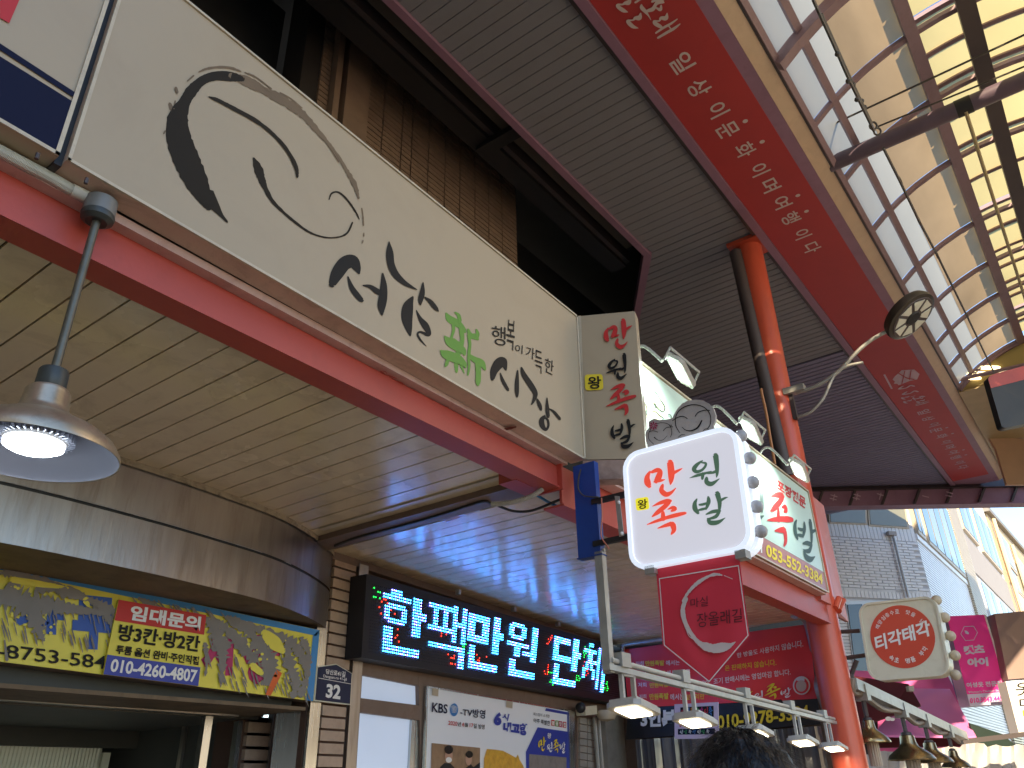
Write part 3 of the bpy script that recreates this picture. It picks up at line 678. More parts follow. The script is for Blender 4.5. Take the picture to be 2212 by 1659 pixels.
MB().prism([D_+PN.n*-.002+Vector((0,0,-.004)), C_+PN.n*-.002+Vector((0,0,-.004)), C_+PN.n*-.002+Vector((.02,.0,-.10)), D_+PN.n*-.002+Vector((.02,.03,-.10))], -PN.n*.10).build('bottom_board', m_plategrey if False else mat('peeling_plywood', (0.42,0.30,0.25), .7, var=.35, vs=14, dirt=.7, ds=12, dcol=(.2,.11,.09)), wp)

# ------------------------------------------------------------------ navy post, brackets, wiring at the corner
bp_ = thing('navy_blue_post', 'short navy blue steel post hanging at the end of the canopy beam', 'post', (3.3,2.0,1.02))
MB().span((3.285,1.915,1.018),(3.325,2.044,1.50)).build('post', m_bluepost, bp_)
MB().span((3.28,1.905,1.010),(3.33,2.05,1.016)).build('end_cap', m_bluepost, bp_)
MB().tube([(3.30,1.90,1.035),(3.30,1.912,1.035)], .008, 8).build('bolt', m_galv, bp_)
br = thing('sign_bracket', 'black steel ladder bracket holding the lit square sign', 'bracket', (3.29,1.85,1.05))
PBk = PX(3.29)
for pa_, pb_ in ((('D4',930,1005),('D4',1335,905)),(('D4',955,1615),('D4',1385,1520))):
    a_ = PBk.at(pa_); b_ = PBk.at(pb_); MB().prism([a_+Vector((-.012,.03,.012)), b_+Vector((-.012,-.02,.012)), b_+Vector((-.012,-.02,-.014)), a_+Vector((-.012,.03,-.014))], (.024,0,0)).build('arm', m_black, br)
MB().prism([PX(3.27).at(p) for p in (('D4',1180,930),('D4',1245,935),('D4',1315,1505),('D4',1245,1525))], (.004,0,0)).build('upright', m_galv, br)
for p in (('D4',1240,1025),('D4',1285,1475)): MB().ball(PX(3.268).at(p), .009, 10, 6).build('bolt', m_white, br, smooth=True)
gp = MB().span((3.285,1.908,.47),(3.323,1.950,1.03)).build('grey_upright_tube', m_galv)
tag(gp, 'thin grey square tube between the navy post and the lamp rail', 'post')
def cable(name, pts, r, m, label, n=6):
    o = MB().tube(catmull(pts, n), r, 6).build(name, m, smooth=True); tag(o, label, 'cable'); return o
PC = PZ(1.42)
cable('black_cable', [PC.at(('G6',240,540)), PC.at(('G6',400,480)), PC.at(('G6',600,425)), PC.at(('G6',900,345)), PC.at(('G6',1150,270)), PC.at(('G6',1400,190)), PC.at(('G6',1470,205))], .009, m_cable, 'black cable taped along the dark seam of the canopy ceiling')
PC2 = PX(3.15)
cable('black_cable', [PZ(1.36).at(('G6',1530,225)), PZ(1.34).at(('G6',1660,268)), PZ(1.34).at(('G6',1800,262)), PZ(1.36).at(('G6',1960,200)), PZ(1.40).at(('G6',2080,150))], .007, m_cable, 'black cable sagging below the beam end')
cable('blue_cable', [PZ(1.41).at(('G6',1800,115)), PZ(1.39).at(('G6',1920,190)), PZ(1.37).at(('G6',2050,250)), PZ(1.37).at(('G6',2170,272))], .008, mat('light_blue_cable',(0.08,0.30,0.55),.4,var=.2), 'light blue cable running to the navy post')
hp = catmull([PZ(1.36).at(('G6',1480,212)), PZ(1.35).at(('G6',1620,200)), PZ(1.36).at(('G6',1780,155)), PZ(1.39).at(('G6',1885,90))], 16)
hs2 = MB().tube(hp, [.013+(.002 if k%2 else 0) for k in range(len(hp))], 8).build('corrugated_hose', m_conduit); tag(hs2, 'short beige corrugated hose bent below the beam end', 'hose')
cable('thin_cable', [PX(3.27).at(('D4',690,545)), PX(3.27).at(('D4',655,690)), PX(3.27).at(('D4',655,830)), PX(3.27).at(('D4',720,920)), PX(3.27).at(('D4',830,945)), PX(3.27).at(('D4',950,950))], .004, m_wire, 'thin grey cable looped round the navy post')
cable('orange_cable', [PX(3.27).at(('D4',990,960)), PX(3.27).at(('D4',1000,1200)), PX(3.27).at(('D4',985,1500)), PX(3.27).at(('D4',1060,1640)), PX(3.27).at(('D4',1100,1700))], .0035, mat('salmon_wire',(0.6,.2,.12),.5,var=.1), 'salmon coloured wire hanging beside the navy post')
tape = MB(); 
for k in range(5):
    tape.prism([PZ(1.455).at(('G6',1010+k*28,318+k*7)), PZ(1.455).at(('G6',1300+k*22,262-k*3)), PZ(1.455).at(('G6',1305+k*22,268-k*3)), PZ(1.455).at(('G6',1012+k*28,326+k*7))], (0,0,-.004))
tape.build('torn_tape', mat('shiny_clear_tape',(0.65,0.6,0.75),.12,var=.2)); tag(bpy.data.objects['torn_tape'], 'strips of shiny torn tape stuck on the canopy ceiling', 'tape')

# ------------------------------------------------------------------ lit square sign with smiling plate, bulbs and pennant
XB = 3.25; PBx = PX(XB)
bq = [PBx.at(p) for p in ((1343,982),(1588,913),(1627,1185),(1361,1235))]
sb = thing('lit_square_sign', 'lit white rounded square sign with red and green brush lettering beside the navy post', 'sign', (XB,1.45,.9))
def shrink(q, f):
    return [bil(q, f, f), bil(q, 1-f, f), bil(q, 1-f, 1-f), bil(q, f, 1-f)]
def ringprism(mb, q, r, f, off):
    o_ = rrect(q, r, 6); i_ = rrect(shrink(q, f), r*.85, 6); n_ = len(o_)
    off = Vector(off); vs = o_ + i_ + [p+off for p in o_] + [p+off for p in i_]
    fs = []
    for k in range(n_):
        j = (k+1) % n_
        fs += [(k,j,n_+j,n_+k),(2*n_+k,3*n_+k,3*n_+j,2*n_+j),(k,2*n_+k,2*n_+j,j),(n_+k,n_+j,3*n_+j,3*n_+k)]
    return mb.add(vs, fs)
ringprism(MB(), bq, .15, .035, (.055,0,0)).build('front_frame', m_wbox, sb)
MB().prism([p + X*.012 for p in rrect(shrink(bq,.032), .135, 6)], (.02,0,0)).build('lit_face', g_box, sb)
MB().prism([p + X*.056 for p in rrect(shrink(bq,.03), .14, 6)], (.035,0,0)).build('groove', m_black, sb)
MB().prism([p + X*.092 for p in rrect(bq, .15, 6)], (.055,0,0)).build('rear_frame', m_wbox, sb)
rl = MB(); gl = MB(); halo = MB()
PF = PX(XB + .009)
for ch, mb_ in (('만',rl),('족',rl),('원',gl),('발',gl)):
    glyph(mb_, ch, q4(PF,'E1',*GLY[ch][0],0.0))
rl.build('red_lettering', g_boxred, sb); gl.build('green_lettering', g_boxgreen, sb)
MB().face(rrect([PX(XB+.0105).at(('E1',*p)) for p in ((248,648),(374,628),(386,748),(260,766))], .18)).build('yellow_patch', g_boxyel, sb)
tx = MB(); textp(tx, '왕', .02, PX(XB+.0085), 'E1', [(268,662),(362,648),(368,740),(276,752)], 0); tx.build('black_lettering', m_ink, sb)
PG = PX(XB + .074)
for (x_, y_) in ((1275,38),(1358,256),(1390,490),(1425,725),(1465,965)):
    c_ = PG.at(('E1', x_, y_)); base = c_ + Vector((0,.075,-.012))
    bb = MB().ball(c_, .029, 18, 12).build('bulb', m_bulb, sb, smooth=True)
    MB().tube([base, lerp(base, c_, .70)], [.012,.014], 10).build('bulb_socket', m_bulb, bb, smooth=True)
cable('sign_cable', [PG.at(('E1',1268,90))+Vector((0,.02,0)), PG.at(('E1',1290,200))+Vector((0,.02,0)), PG.at(('E1',1275,330))+Vector((0,.03,0)), PG.at(('E1',1335,560))+Vector((0,.03,0)), PG.at(('E1',1340,800))+Vector((0,.03,0)), PG.at(('E1',1385,960))+Vector((0,.03,0))], .006, m_cable, 'black cable in the side groove of the lit square sign')
PSm = PX(XB + .07)
outline = [(412,1275),(395,1190),(392,1110),(430,1060),(425,1000),(450,978),(490,963),(545,976),(600,972),(650,968),(685,955),(705,910),(740,852),(790,800),(850,768),(930,755),(1010,762),(1075,795),(1130,850),(1155,925),(1150,985),(1128,1035),(1140,1080)]
sm = thing('smiling_faces_plate', 'grey metal plate cut round two smiling line faces above the lit square sign', 'plate', (XB+.07,1.45,1.4))
MB().prism([PSm.at(('D3', *p)) for p in outline], (.015,0,0)).build('plate', m_plategrey, sm)
f3 = lambda x, y: PSm.at(('D3', x, y), .002)
ln = MB()
for st in ([(765,1118,6),(722,1040,8),(722,940,9),(770,865,10),(850,822,10),(940,812,10),(1030,840,9),(1085,900,9),(1103,970,8),(1090,1040,8),(1060,1075,6)],[(686,985,8),(740,950,9),(800,938,8),(845,962,8)],
           [(932,938,8),(965,895,8),(1030,872,8),(1092,873,8)],[(790,1056,6),(830,1088,8),(890,1095,12),(960,1060,18),(1004,985,12)],
           [(480,1240,6),(432,1190,6),(424,1130,6),(455,1070,6)],[(510,1020,6),(560,1008,6),(620,1015,6),(660,1045,6),(678,1110,6),(664,1165,6)],[(432,1108,6),(470,1095,6),(526,1110,6)],[(585,1095,6),(620,1062,6),(690,1052,6)],[(488,1168,12),(530,1198,6),(580,1195,5),(628,1150,4)],
           [(655,1030,5),(668,1048,5)],[(670,1030,5),(680,1048,5)],[(750,1165,6),(780,1140,6),(820,1140,6)],[(1020,1095,6),(1045,1075,6),(1080,1080,6)]):
    stroke(ln, st, f3, 5)
ln.build('face_lines', m_ink, sm)
fl = MB()
for k in range(8):
    a = k*math.pi/4; stroke(fl, [(478+12*math.cos(a),1040+12*math.sin(a),6),(478+38*math.cos(a),1040+36*math.sin(a),18)], f3, 2)
fl.build('flower_mark', mat('crimson_flower',(0.35,.01,.08),.5,var=0), sm)
# pennant
PP = PX(XB+.035); 
pe = thing('red_pennant', 'red pointed pennant with a brush ring hanging under the lit square sign', 'banner', (3.28,1.45,.4))
T1, T2 = PP.at(('E1',448,1320)), PP.at(('E1',1252,1180)); S2_, S1 = PP.at(('E2',1357,388)), PP.at(('E2',512,490)); TIP = PP.at(('E2',966,832))
nu, nv = 12, 18; vs = []; fs = []
for j in range(nv+1):
    t_ = j/nv; l_ = lerp(T1, S1, t_); r2 = lerp(T2, S2_, t_)
    for i in range(nu+1):
        p = lerp(l_, r2, i/nu); p = p + X*(.006*math.sin(i*.9+t_*2)*t_); vs.append(p)
for j in range(nv):
    for i in range(nu): fs.append((j*(nu+1)+i, j*(nu+1)+i+1, (j+1)*(nu+1)+i+1, (j+1)*(nu+1)+i))
k = len(vs); vs.append(TIP)
for i in range(nu): fs.append((nv*(nu+1)+i, nv*(nu+1)+i+1, k))
MB().add(vs, fs).build('cloth', m_pennant, pe, smooth=True)
PPl = PX(XB+.027)
bd = MB()
e1 = lambda x, y: PPl.at(('E1', x, y)); e2 = lambda x, y: PPl.at(('E2', x, y))
poly = [e1(478,1418), e1(1250,1290), e2(1345,375), e2(965,826), e2(527,470)]
c_ = sum(poly, Vector())/5
for i in range(5):
    a, b = poly[i], poly[(i+1)%5]
    bd.face([a, b, b+(c_-b)*.022, a+(c_-a)*.022])
bd.build('border', m_white, pe)
rg = MB()
stroke(rg, [(1190,1425,5),(1110,1392,8)], e1, 5, .3); stroke(rg, [(1088,1388,12),(1030,1380,30),(960,1398,26),(870,1450,34),(800,1510,34),(745,1580,26),(715,1640,30)], e1, 6, .2)
stroke(rg, [(745,20,34),(712,100,40),(715,190,46),(750,290,42),(800,370,38),(860,440,44),(930,480,76),(1010,500,84),(1080,490,90),(1140,478,70),(1180,462,34),(1216,438,10)], e2, 6, .1)
stroke(rg, [(740,310,5),(770,380,8),(815,410,10),(850,440,8)], e2, 4, .3)
rg.build('brush_ring', m_bannertext, pe)
hw = MB()
textp(hw, '마실', .0, PPl, 'E2', [(782,20),(950,-10),(952,88),(785,105)], 0)
textp(hw, '장올래길', .0, PPl, 'E2', [(842,160),(1278,110),(1285,240),(850,300)], 0)
hw.build('handwriting', mat('maroon_pen',(0.10,.012,.02),.5,var=0), pe)
for p in ((415,1345),(1290,1195)):
    c_ = PX(XB+.03).at(('E1', *p)); MB().box(c_, (.03,.024,.018)).build('clip', m_galv, pe)

# ------------------------------------------------------------------ lit pale green sign over the second shop
PL_ = PY(2.05)
lt = thing('lit_green_sign', 'floodlit pale green sign with big red and dark brush lettering and a phone number', 'sign', (5.9,2.1,1.5))
MB().span((3.60,2.05,1.55),(7.545,2.17,2.515)).build('sign_box', mat('dark_brown_sign_case',(0.34,.18,.12),.6,var=.2), lt)
MB().span((3.61,2.044,1.735),(7.535,2.048,2.505)).build('face_panel', m_litgreen, lt)
MB().span((3.61,2.044,1.56),(7.535,2.048,1.733)).build('number_band', m_litband, lt)
MB().span((3.60,2.035,2.516),(7.56,2.07,2.53)).span((7.547,2.035,1.55),(7.56,2.07,2.515)).span((3.60,2.038,1.548),(7.56,2.05,1.558)).build('frame', m_trim, lt)
def QL(reg, pts, lift=.009): return [PL_.at((reg, *p), lift) for p in pts]
r1 = MB(); glyph(r1, '족', QL('E1', [(1525,505),(1775,665),(1775,1165),(1525,1000)])); 
textp(r1, '포장전문', .04, PL_, 'E1', [(1622,455),(1898,640),(1898,752),(1622,560)], .009)
r1.build('red_lettering', m_redlet, lt)
k1 = MB(); glyph(k1, '발', QL('E1', [(1782,765),(2005,900),(2005,1310),(1782,1150)])); glyph(k1, '원', QL('E1', [(1290,430),(1495,560),(1495,880),(1290,740)])); k1.build('dark_lettering', m_darkgreenlet, lt)
r1 = MB(); glyph(r1, '만', QL('E1', [(980,180),(1240,380),(1240,760),(980,560)])); r1.build('red_lettering', m_redlet, lt)
y1 = MB(); textp(y1, '053-552-3384', .03, PL_, 'E1', [(1515,1082),(2062,1378),(2066,1484),(1517,1200)], .009); y1.build('phone_number', m_yellet, lt)
w1 = MB(); textp(w1, 'ㅣ', .03, PL_, 'E1', [(1462,1090),(1476,1096),(1478,1175),(1464,1170)], .009); w1.build('white_lettering', m_white, lt)
# pieces of a cartoon pig drawing, left of the lettering
pg = MB(); d3 = lambda x, y: PL_.at(('D3', x, y), .010)
stroke(pg, [(455,690,60),(510,760,80),(560,830,70),(575,860,40)], d3, 6); stroke(pg, [(430,930,60),(480,910,90),(530,950,90)], d3, 6); stroke(pg, [(380,850,60),(430,800,90),(450,760,40)], d3, 6); pg.build('drawing_fill', mat('pale_cream_print',(.70,.66,.42),.4,var=0,emit=(.7,.66,.4),es=.12), lt)
pg = MB(); d3 = lambda x, y: PL_.at(('D3', x, y), .013)
for st in ([(440,700,6),(460,662,8),(500,672,9),(545,745,9),(598,830,10),(596,875,10),(560,880,8),(515,830,7)],[(362,760,8),(405,830,9),(408,910,9),(380,945,8)],[(430,940,6),(450,895,8),(500,885,9),(545,925,9),(590,960,8)],[(480,805,9),(498,800,8),(508,840,8),(490,850,6)],[(640,915,9),(665,925,9),(680,960,6)]):
    stroke(pg, st, d3, 5)
pg.build('drawing_lines', m_ink, lt)

# floodlights leaning back at the lit green sign
def floodlight(name, c, label, group, up, gm, w=.20, h=.14, arm=None, kind='rail'):
    """a flat rectangular floodlight; up = body normal on the lamp side"""
    n_ = Vector(up).normalized(); a = X - n_*X.dot(n_); a.normalize(); b = n_.cross(a)
    r_ = thing(name, label, 'floodlight', c, group)
    ax = (a, b, n_)
    MB().prism([Vector(c)+a*w*i+b*h*j for i, j in ((-1,-.7),(-.8,-1),(.8,-1),(1,-.7),(1,.7),(.8,1),(-.8,1),(-1,.7))], -n_*.024).build('body', m_flood, r_)
    MB().box(Vector(c)-n_*.031, (w*.86,h*.8,.007), ax).build('back_cover', m_flood, r_)
    MB().box(Vector(c)+n_*.004, (w*.66,h*.62,.003), ax).build('lamp_glass', gm, r_)
    return r_
for k, (p, lab) in enumerate((((760,455),'first floodlight over the lit green sign, nearest the narrow cream panel'),((1530,1105),'middle floodlight over the lit green sign, just above the square sign'),((2055,1535),'last floodlight over the lit green sign, beside the red pipe column'))):
    c_ = PY(1.80).at(('D3', *p))
    nn = Vector((-.26,.66,-.70))
    f_ = floodlight('sign_floodlight', c_, lab, 'floodlights along the top of the lit green sign', nn, g_flood, .16, .075)
    a0 = Vector((c_.x-.03, 2.07, 2.53)); top = c_ + Vector((0,0,.02))
    MB().tube(catmull([a0+Vector((-.12,0,-.03)), a0+Vector((-.13,-.05,.03)), a0+Vector((-.12,-.12,.03)), c_+Vector((-.20,.02,.0))], 4), .011, 6).build('arm', m_flood, f_, smooth=True)
    MB().tube([c_+Vector((-.21,.0,0)), c_+Vector((-.21,-.05,.07)), c_+Vector((.21,-.05,.07)), c_+Vector((.21,0,0))], .009, 6).build('bracket', m_flood, f_)
    l = bpy.data.lights.new('sign_flood_light', 'AREA'); l.shape = 'RECTANGLE'; l.size = .32*S; l.size_y = .16*S; l.energy = 4.5; l.color = (.82,1.0,.93)
    lo = bpy.data.objects.new('sign_flood_light', l); COL.objects.link(lo); lo.location = W(c_ + nn.normalized()*.012); lo.rotation_euler = (-nn).to_track_quat('Z','Y').to_euler()

# pale red end plate beside the lit sign
PE = PY(2.16)
ep = thing('pale_red_end_plate', 'pale red steel end plate beside the lit green sign with two short tubes', 'panel', (8.1,2.2,1.4))
MB().prism([Vector((7.566,2.12,2.66)), PE.at(('E3',200,95)), PE.at(('E3',340,215)), PE.at(('E3',572,1302)), PE.at(('E3',400,1212)), Vector((7.85,2.12,1.50)), Vector((7.566,2.12,1.50))], (0,.03,0)).build('plate', m_redplate, ep)
for p, q_ in ((('C3',1012,560),('C3',990,625)),(('C3',1040,572),('C3',1010,640))):
    MB().tube([PY(2.08).at(p), PY(2.10).at(q_)], .030, 12).build('tube', m_redpipe, ep, smooth=True)

# ------------------------------------------------------------------ red pipe column, drain pipe, street lamp
XP, YP = 7.93, 2.255
col = thing('red_pipe_column', 'tall orange red steel pipe column carrying the arcade beside the lit sign', 'column', (XP,YP,GZ))
MB().tube([(XP,YP,GZ),(XP,YP,5.78)], .148, 40).build('pipe', m_redpipe, col, smooth=True)
MB().span((XP-.20,YP-.2,5.75),(XP+.20,YP+.2,5.80)).build('top_plate', m_redpipe, col)
dp = thing('dark_drain_pipe', 'dark drain pipe running down beside the red column', 'pipe', (7.75,2.42,1.6))
MB().tube([PX(7.8).at((1589,545)), PX(7.8).at((1690,985)), PX(7.8).at((1700,1030))], .075, 14).build('pipe', m_darksteel, dp, smooth=True)
cable('pipe_cable', [PY(2.10).at(('D3',1650,640)), PY(2.10).at(('D3',1660,700)), PY(2.10).at(('D3',1705,900)), PY(2.10).at(('D3',1745,1150)), PY(2.10).at(('D3',1800,1460))], .014, mat('orange_brown_cable',(.45,.20,.08),.5,var=.2), 'orange brown cable tied along the red column')
PA = PX(7.85)
sl = thing('street_lamp', 'round dark street lamp head on a curved arm fixed to the red column', 'street lamp', (7.85,1.9,3.3))
fa = lambda x, y: PA.at(('B3', x, y))
MB().tube(catmull([fa(735,885), fa(860,845), fa(1000,755), fa(1110,640), fa(1200,560), fa(1280,510), fa(1345,480)], 6), .020, 10).build('arm', m_galv, sl, smooth=True)
MB().tube(catmull([fa(745,1045), fa(830,1010), fa(905,930), fa(945,850), fa(985,770), fa(1060,715), fa(1170,690)], 6), .015, 10).build('lower_arm', m_galv, sl, smooth=True)
MB().box(fa(725,870), (.05,.11,.035)).build('fixing_box', m_galv, sl)
MB().prism([fa(682,890), fa(708,890), fa(745,1060), fa(715,1055)], (.04,0,0)).build('bracket_plate', m_darksteel, sl)
hc = fa(1490,400); view = ray(('B3',1490,400))
ia = (RIGHT*.83 - DOWN*.56).normalized(); ib = (RIGHT*.56 + DOWN*.83).normalized()
hn = (-view*.66 + ib*.75); hn = (hn - ia*hn.dot(ia)).normalized()
hb = hn.cross(ia).normalized(); R0 = .275
MB().lathe(hc, [(R0*.86,.0),(R0,-.012),(R0*1.02,-.05),(R0*.95,-.10),(R0*.6,-.14),(.001,-.15)], 40, hn).build('housing', mat('lamp_head_brown',(.035,.028,.022),.4,var=.2), sl, smooth=True)
MB().lathe(hc, [(.001,.006),(R0*.86,.006),(R0*.87,0)], 40, hn).build('lens_plate', m_darksteel, sl)
wl = mat('pale_lens', (.70,.70,.60), .25, var=.1)
for k in range(8):
    a0 = 2*math.pi*(k+.10)/8; a1 = 2*math.pi*(k+.90)/8
    pts = []
    for (r_, a) in ((R0*.36,a0+.12),(R0*.80,a0),(R0*.80,a1),(R0*.36,a1-.12)):
        pts.append(hc + hn*.012 + (ia*math.cos(a)+hb*math.sin(a))*r_)
    MB().prism(pts, -hn*.005).build('lens', wl, sl)
MB().lathe(hc, [(.001,.02),(R0*.26,.018),(R0*.30,.007)], 16, hn).build('hub', m_black, sl)

# ------------------------------------------------------------------ lamp rail with five floodlights
RA = PX(3.30).at(('E2',20,690)); RB = PX(7.75).at(('E2',2180,1220))
def on_rail(xD):
    lo_, hi_ = 0., 1.
    for _ in range(40):
        m_ = (lo_+hi_)/2
        if proj(lerp(RA,RB,m_))[0] < xD: lo_ = m_
        else: hi_ = m_
    return lerp(RA, RB, lo_)
rt = thing('lamp_rail', 'grey galvanised angle rail with a cable conduit running from the post to the red column', 'rail', (5.6,2.15,.45))
MB().prism([RA+Vector((-.05,-.02,-.012)), RA+Vector((-.05,.02,-.012)), RA+Vector((-.05,.02,.014)), RA+Vector((-.05,-.02,.014))], RB-RA+Vector((.05,0,0))).build('angle_bar', m_galv, rt)
MB().tube([RA+Vector((0,0,.035)), RB+Vector((0,0,.032))], .013, 10).build('conduit', m_conduit, rt, smooth=True)
bx = [px('E2', x_, 0)[0] for x_ in (120,710,1310,1750,2070)]
lx = [px('E2', x_, 0)[0] for x_ in (165,755,1335,1800,2100)]
names5 = ['lit floodlight nearest the navy post, first on the grey lamp rail','second lit floodlight on the grey lamp rail, in front of the small bright poster','third floodlight on the grey lamp rail, above the dark haired head','fourth lit floodlight on the grey lamp rail, second from the red column','fifth lit floodlight on the grey lamp rail, touching the red column']
for k in range(5):
    c_ = on_rail(bx[k]); MB().box(c_+Vector((0,0,.045)), (.042,.030,.032)).build('junction_box', m_galv, rt)
    q_ = on_rail(lx[k]); zs_ = q_.length/7.9; c2 = q_ + Vector((0,-.02,-.02-.20*(.55+.45*zs_)))
    n_ = Vector((-.17,-.05,-1))
    f_ = floodlight('rail_floodlight', c2, names5[k], 'floodlights under the grey lamp rail', n_, g_warm, .112, .09)
    MB().span(q_+Vector((-.055,-.01,-.012)), q_+Vector((.055,.01,-.022))).build('bracket_top', m_flood, f_)
    for s_ in (-1,1): MB().span(Vector((q_.x+s_*.055-.009,q_.y-.01,c2.z+.03)), q_+Vector((s_*.055+.009,.01,-.014))).build('bracket_leg', m_flood, f_)
    l = bpy.data.lights.new('rail_flood_light', 'AREA'); l.shape = 'RECTANGLE'; l.size = .17*S; l.size_y = .13*S; l.energy = 5; l.color = (1,.86,.6)
    lo = bpy.data.objects.new('rail_flood_light', l); COL.objects.link(lo); lo.location = W(c2 + Vector((0,0,-.012)))

# ------------------------------------------------------------------ lower shop wall
PWL = PWALL(0.0)
lw = thing('lower_shop_wall', 'lower shop front with frosted windows and block piers under the canopy', 'wall', (5.5,4.5,GZ))
def wx(x): return YW0 + (x-XW0)*(YW1-YW0)/(XW1-XW0)
# wall above and behind the board, up to the ceiling
MB().prism([(3.42,wx(3.42)+.05,.5),(8.3,wx(8.3)+.05,.5),(8.3,wx(8.3)+.05,1.47),(3.42,wx(3.42)+.05,1.47)], (0,.2,0)).build('wall_panel', m_frame, lw)
MB().prism([(3.9,wx(3.9)+.55,GZ),(8.3,wx(8.3)+.55,GZ),(8.3,wx(8.3)+.55,.55),(3.9,wx(3.9)+.55,.55)], (0,.1,0)).build('rear_wall', m_frame, lw)
MB().prism([(3.42,wx(3.42)-.02,1.41),(8.3,wx(8.3)-.02,1.41),(8.3,wx(8.3)-.02,1.465),(3.42,wx(3.42)-.02,1.465)], (0,.06,0)).build('ceiling_trim', m_frame, lw)
# pier with glazed blocks, left of the LED board
def wallquad(reg, pts, off): return [PWALL(off).at((reg, *p)) for p in pts]
def wallprism(reg, pts, off, th, name, m, parent, **k):
    q_ = wallquad(reg, pts, off); return MB().prism(q_, -PWALL().n*th if False else Y*th).build(name, m, parent, **k)
pier = thing('block_pier', 'narrow pier of beige glazed blocks carrying the navy number plate', 'pier', (3.7,4.15,GZ))
x0, x1 = PWL.at(('G5',1330,700)).x, PWL.at(('G5',1690,700)).x
MB().prism([(x0-.10,wx(x0)+.01,GZ),(x1+.14,wx(x1)+.01,GZ),(x1+.14,wx(x1)+.01,1.45),(x0-.10,wx(x0)+.01,1.45)], (0,.3,0)).build('core', m_piermortar, pier)
zz = PWL.at(('G5',1500,830)).z; dz = zz - PWL.at(('G5',1480,1010)).z
MB().prism([(x0-.095,wx(x0)-.02,GZ),(x0-.012,wx(x0)-.02,GZ),(x0-.012,wx(x0)-.02,1.0),(x0-.095,wx(x0)-.02,1.0)], (0,.02,0)).build('steel_strip', m_steel2, pier)
MB().prism([(x1+.015,wx(x1)-.03,GZ),(x1+.10,wx(x1)-.03,GZ),(x1+.10,wx(x1)-.03,1.43),(x1+.015,wx(x1)-.03,1.43)], (0,.03,0)).build('steel_strip', m_steel, pier)
blk = None
k = -12
while zz + k*dz < 1.42:
    c_ = ((x0+x1)/2, wx((x0+x1)/2)-.004, zz + k*dz + dz/2)
    if blk is None:
        blk = MB().box(c_, ((x1-x0)/2-.004,.012,dz/2-.007), (wdir, Vector((-wdir.y,wdir.x,0)), Zv)).build('block', m_pierbrick, pier)
    else: shared('block', blk, pier, c_)
    k += 1
# number plate
PNp = PWALL(.03)
if PNp.p.length > PWL.p.length: PNp = PWALL(-.03)
def PW(d):        # d towards the viewer
    return Pl(Vector((XW0, YW0, 0)) + Vector((wdir.y, -wdir.x, 0))*d, wn)
WN = Vector((wdir.y, -wdir.x, 0))
np_ = thing('house_number_plate', 'navy house number plate with a pitched top reading 32 on the block pier', 'sign', (3.67,4.1,.5))
out = [(1282,90),(1560,50),(1795,190),(1770,650),(1240,590)]
qq = [PW(.045).at(('G5',*p)) for p in out]; MB().prism(qq, -WN*.012).build('rim', m_offwhite, np_)
c_ = sum(qq, Vector())/5
MB().prism([lerp(p, c_, .055)+WN*.004 for p in qq], -WN*.003).build('plate', m_navyplate, np_)
tx = MB(); textp(tx, '당산로41길', .02, PW(.051), 'G5', [(1415,125),(1700,165),(1690,250),(1412,195)], 0)
textp(tx, 'Dangsan-ro 41-gil', .01, PW(.051), 'G5', [(1378,205),(1715,255),(1712,312),(1375,258)], 0)
textp(tx, '32', .04, PW(.051), 'G5', [(1425,338),(1635,362),(1620,572),(1408,540)], 0)
tx.face([PW(.051).at(('G5',*p)) for p in ((1305,252),(1778,340),(1778,348),(1305,260))]); tx.build('lettering', m_white, np_)

# LED board
PLD = PW(.16)
led = thing('led_board', 'long black LED board lit with cyan dot lettering above the shop window', 'sign', (5.5,4.3,.65))
o4 = [PLD.at(('C2',*p)) for p in ((152,398),(1850,893),(1805,1243),(122,942))]
# make it a true rectangle
xa = min(o4[0].x, o4[3].x); xb = o4[1].x; zt = (o4[0].z+o4[1].z)/2; zb = (o4[2].z+o4[3].z)/2
def LP(x, z, d=0.0): return Vector((x, wx(x), z)) + WN*(.16+d)
MB().prism([LP(xa,o4[0].z), LP(xb,o4[1].z), LP(xb,o4[2].z), LP(xa,o4[3].z)], -WN*.14).build('case', m_ledboard, led)
NR = 23
i4 = [PLD.at(('C2',*p)) for p in ((192,458),(1820,905),(1790,1205),(170,912))]
rowh = ((i4[0]-i4[3]).length + (i4[1]-i4[2]).length)/2/NR
Lw = (i4[1]-i4[0]).length; NC = int(Lw/rowh)
def LQ(c, r): return bil(i4, (c+.5)/NC, (r+.5)/NR) + WN*.004
NIE = [(1,13,3,21),(1,19,13,21)]; AA = [(11,0,13,14),(14,6,15,8)]
LEDG = {'한': [(3,0,6,1),(0,2,9,3),(2,5,7,6),(2,10,7,11),(1,6,2,10),(7,6,8,10),(11,1,13,14),(14,6,15,8)] + NIE,
 '팩': [(0,1,9,2),(2,3,3,8),(6,3,7,8),(0,9,9,10),(10,0,11,13),(14,0,15,13),(12,6,13,7),(1,15,15,16),(13,16,15,22)],
 '만': [(0,1,8,3),(0,9,8,11),(0,1,2,11),(6,1,8,11)] + AA + NIE,
 '원': [(2,0,7,1),(2,5,7,6),(1,1,2,5),(7,1,8,5),(0,8,10,9),(4,10,6,13),(8,11,11,12),(12,0,14,14),(2,15,4,21),(2,19,14,21)],
 '단': [(0,1,8,3),(0,1,2,11),(0,9,9,11)] + AA + NIE,
 '체': [(3,0,5,1),(0,3,8,4),(3,5,5,9),(2,9,3,12),(0,12,1,16),(5,9,6,12),(7,12,8,16),(7,8,9,9),(10,1,11,20),(14,0,15,21)]}
chars = [('한',(262,545),(490,945)),('팩',(565,815),(560,1000)),('만',(830,1060),(640,1050)),('원',(1085,1292),(700,1098)),('단',(1382,1565),(785,1150)),('체',(1572,1722),(850,1200))]
lit = {}
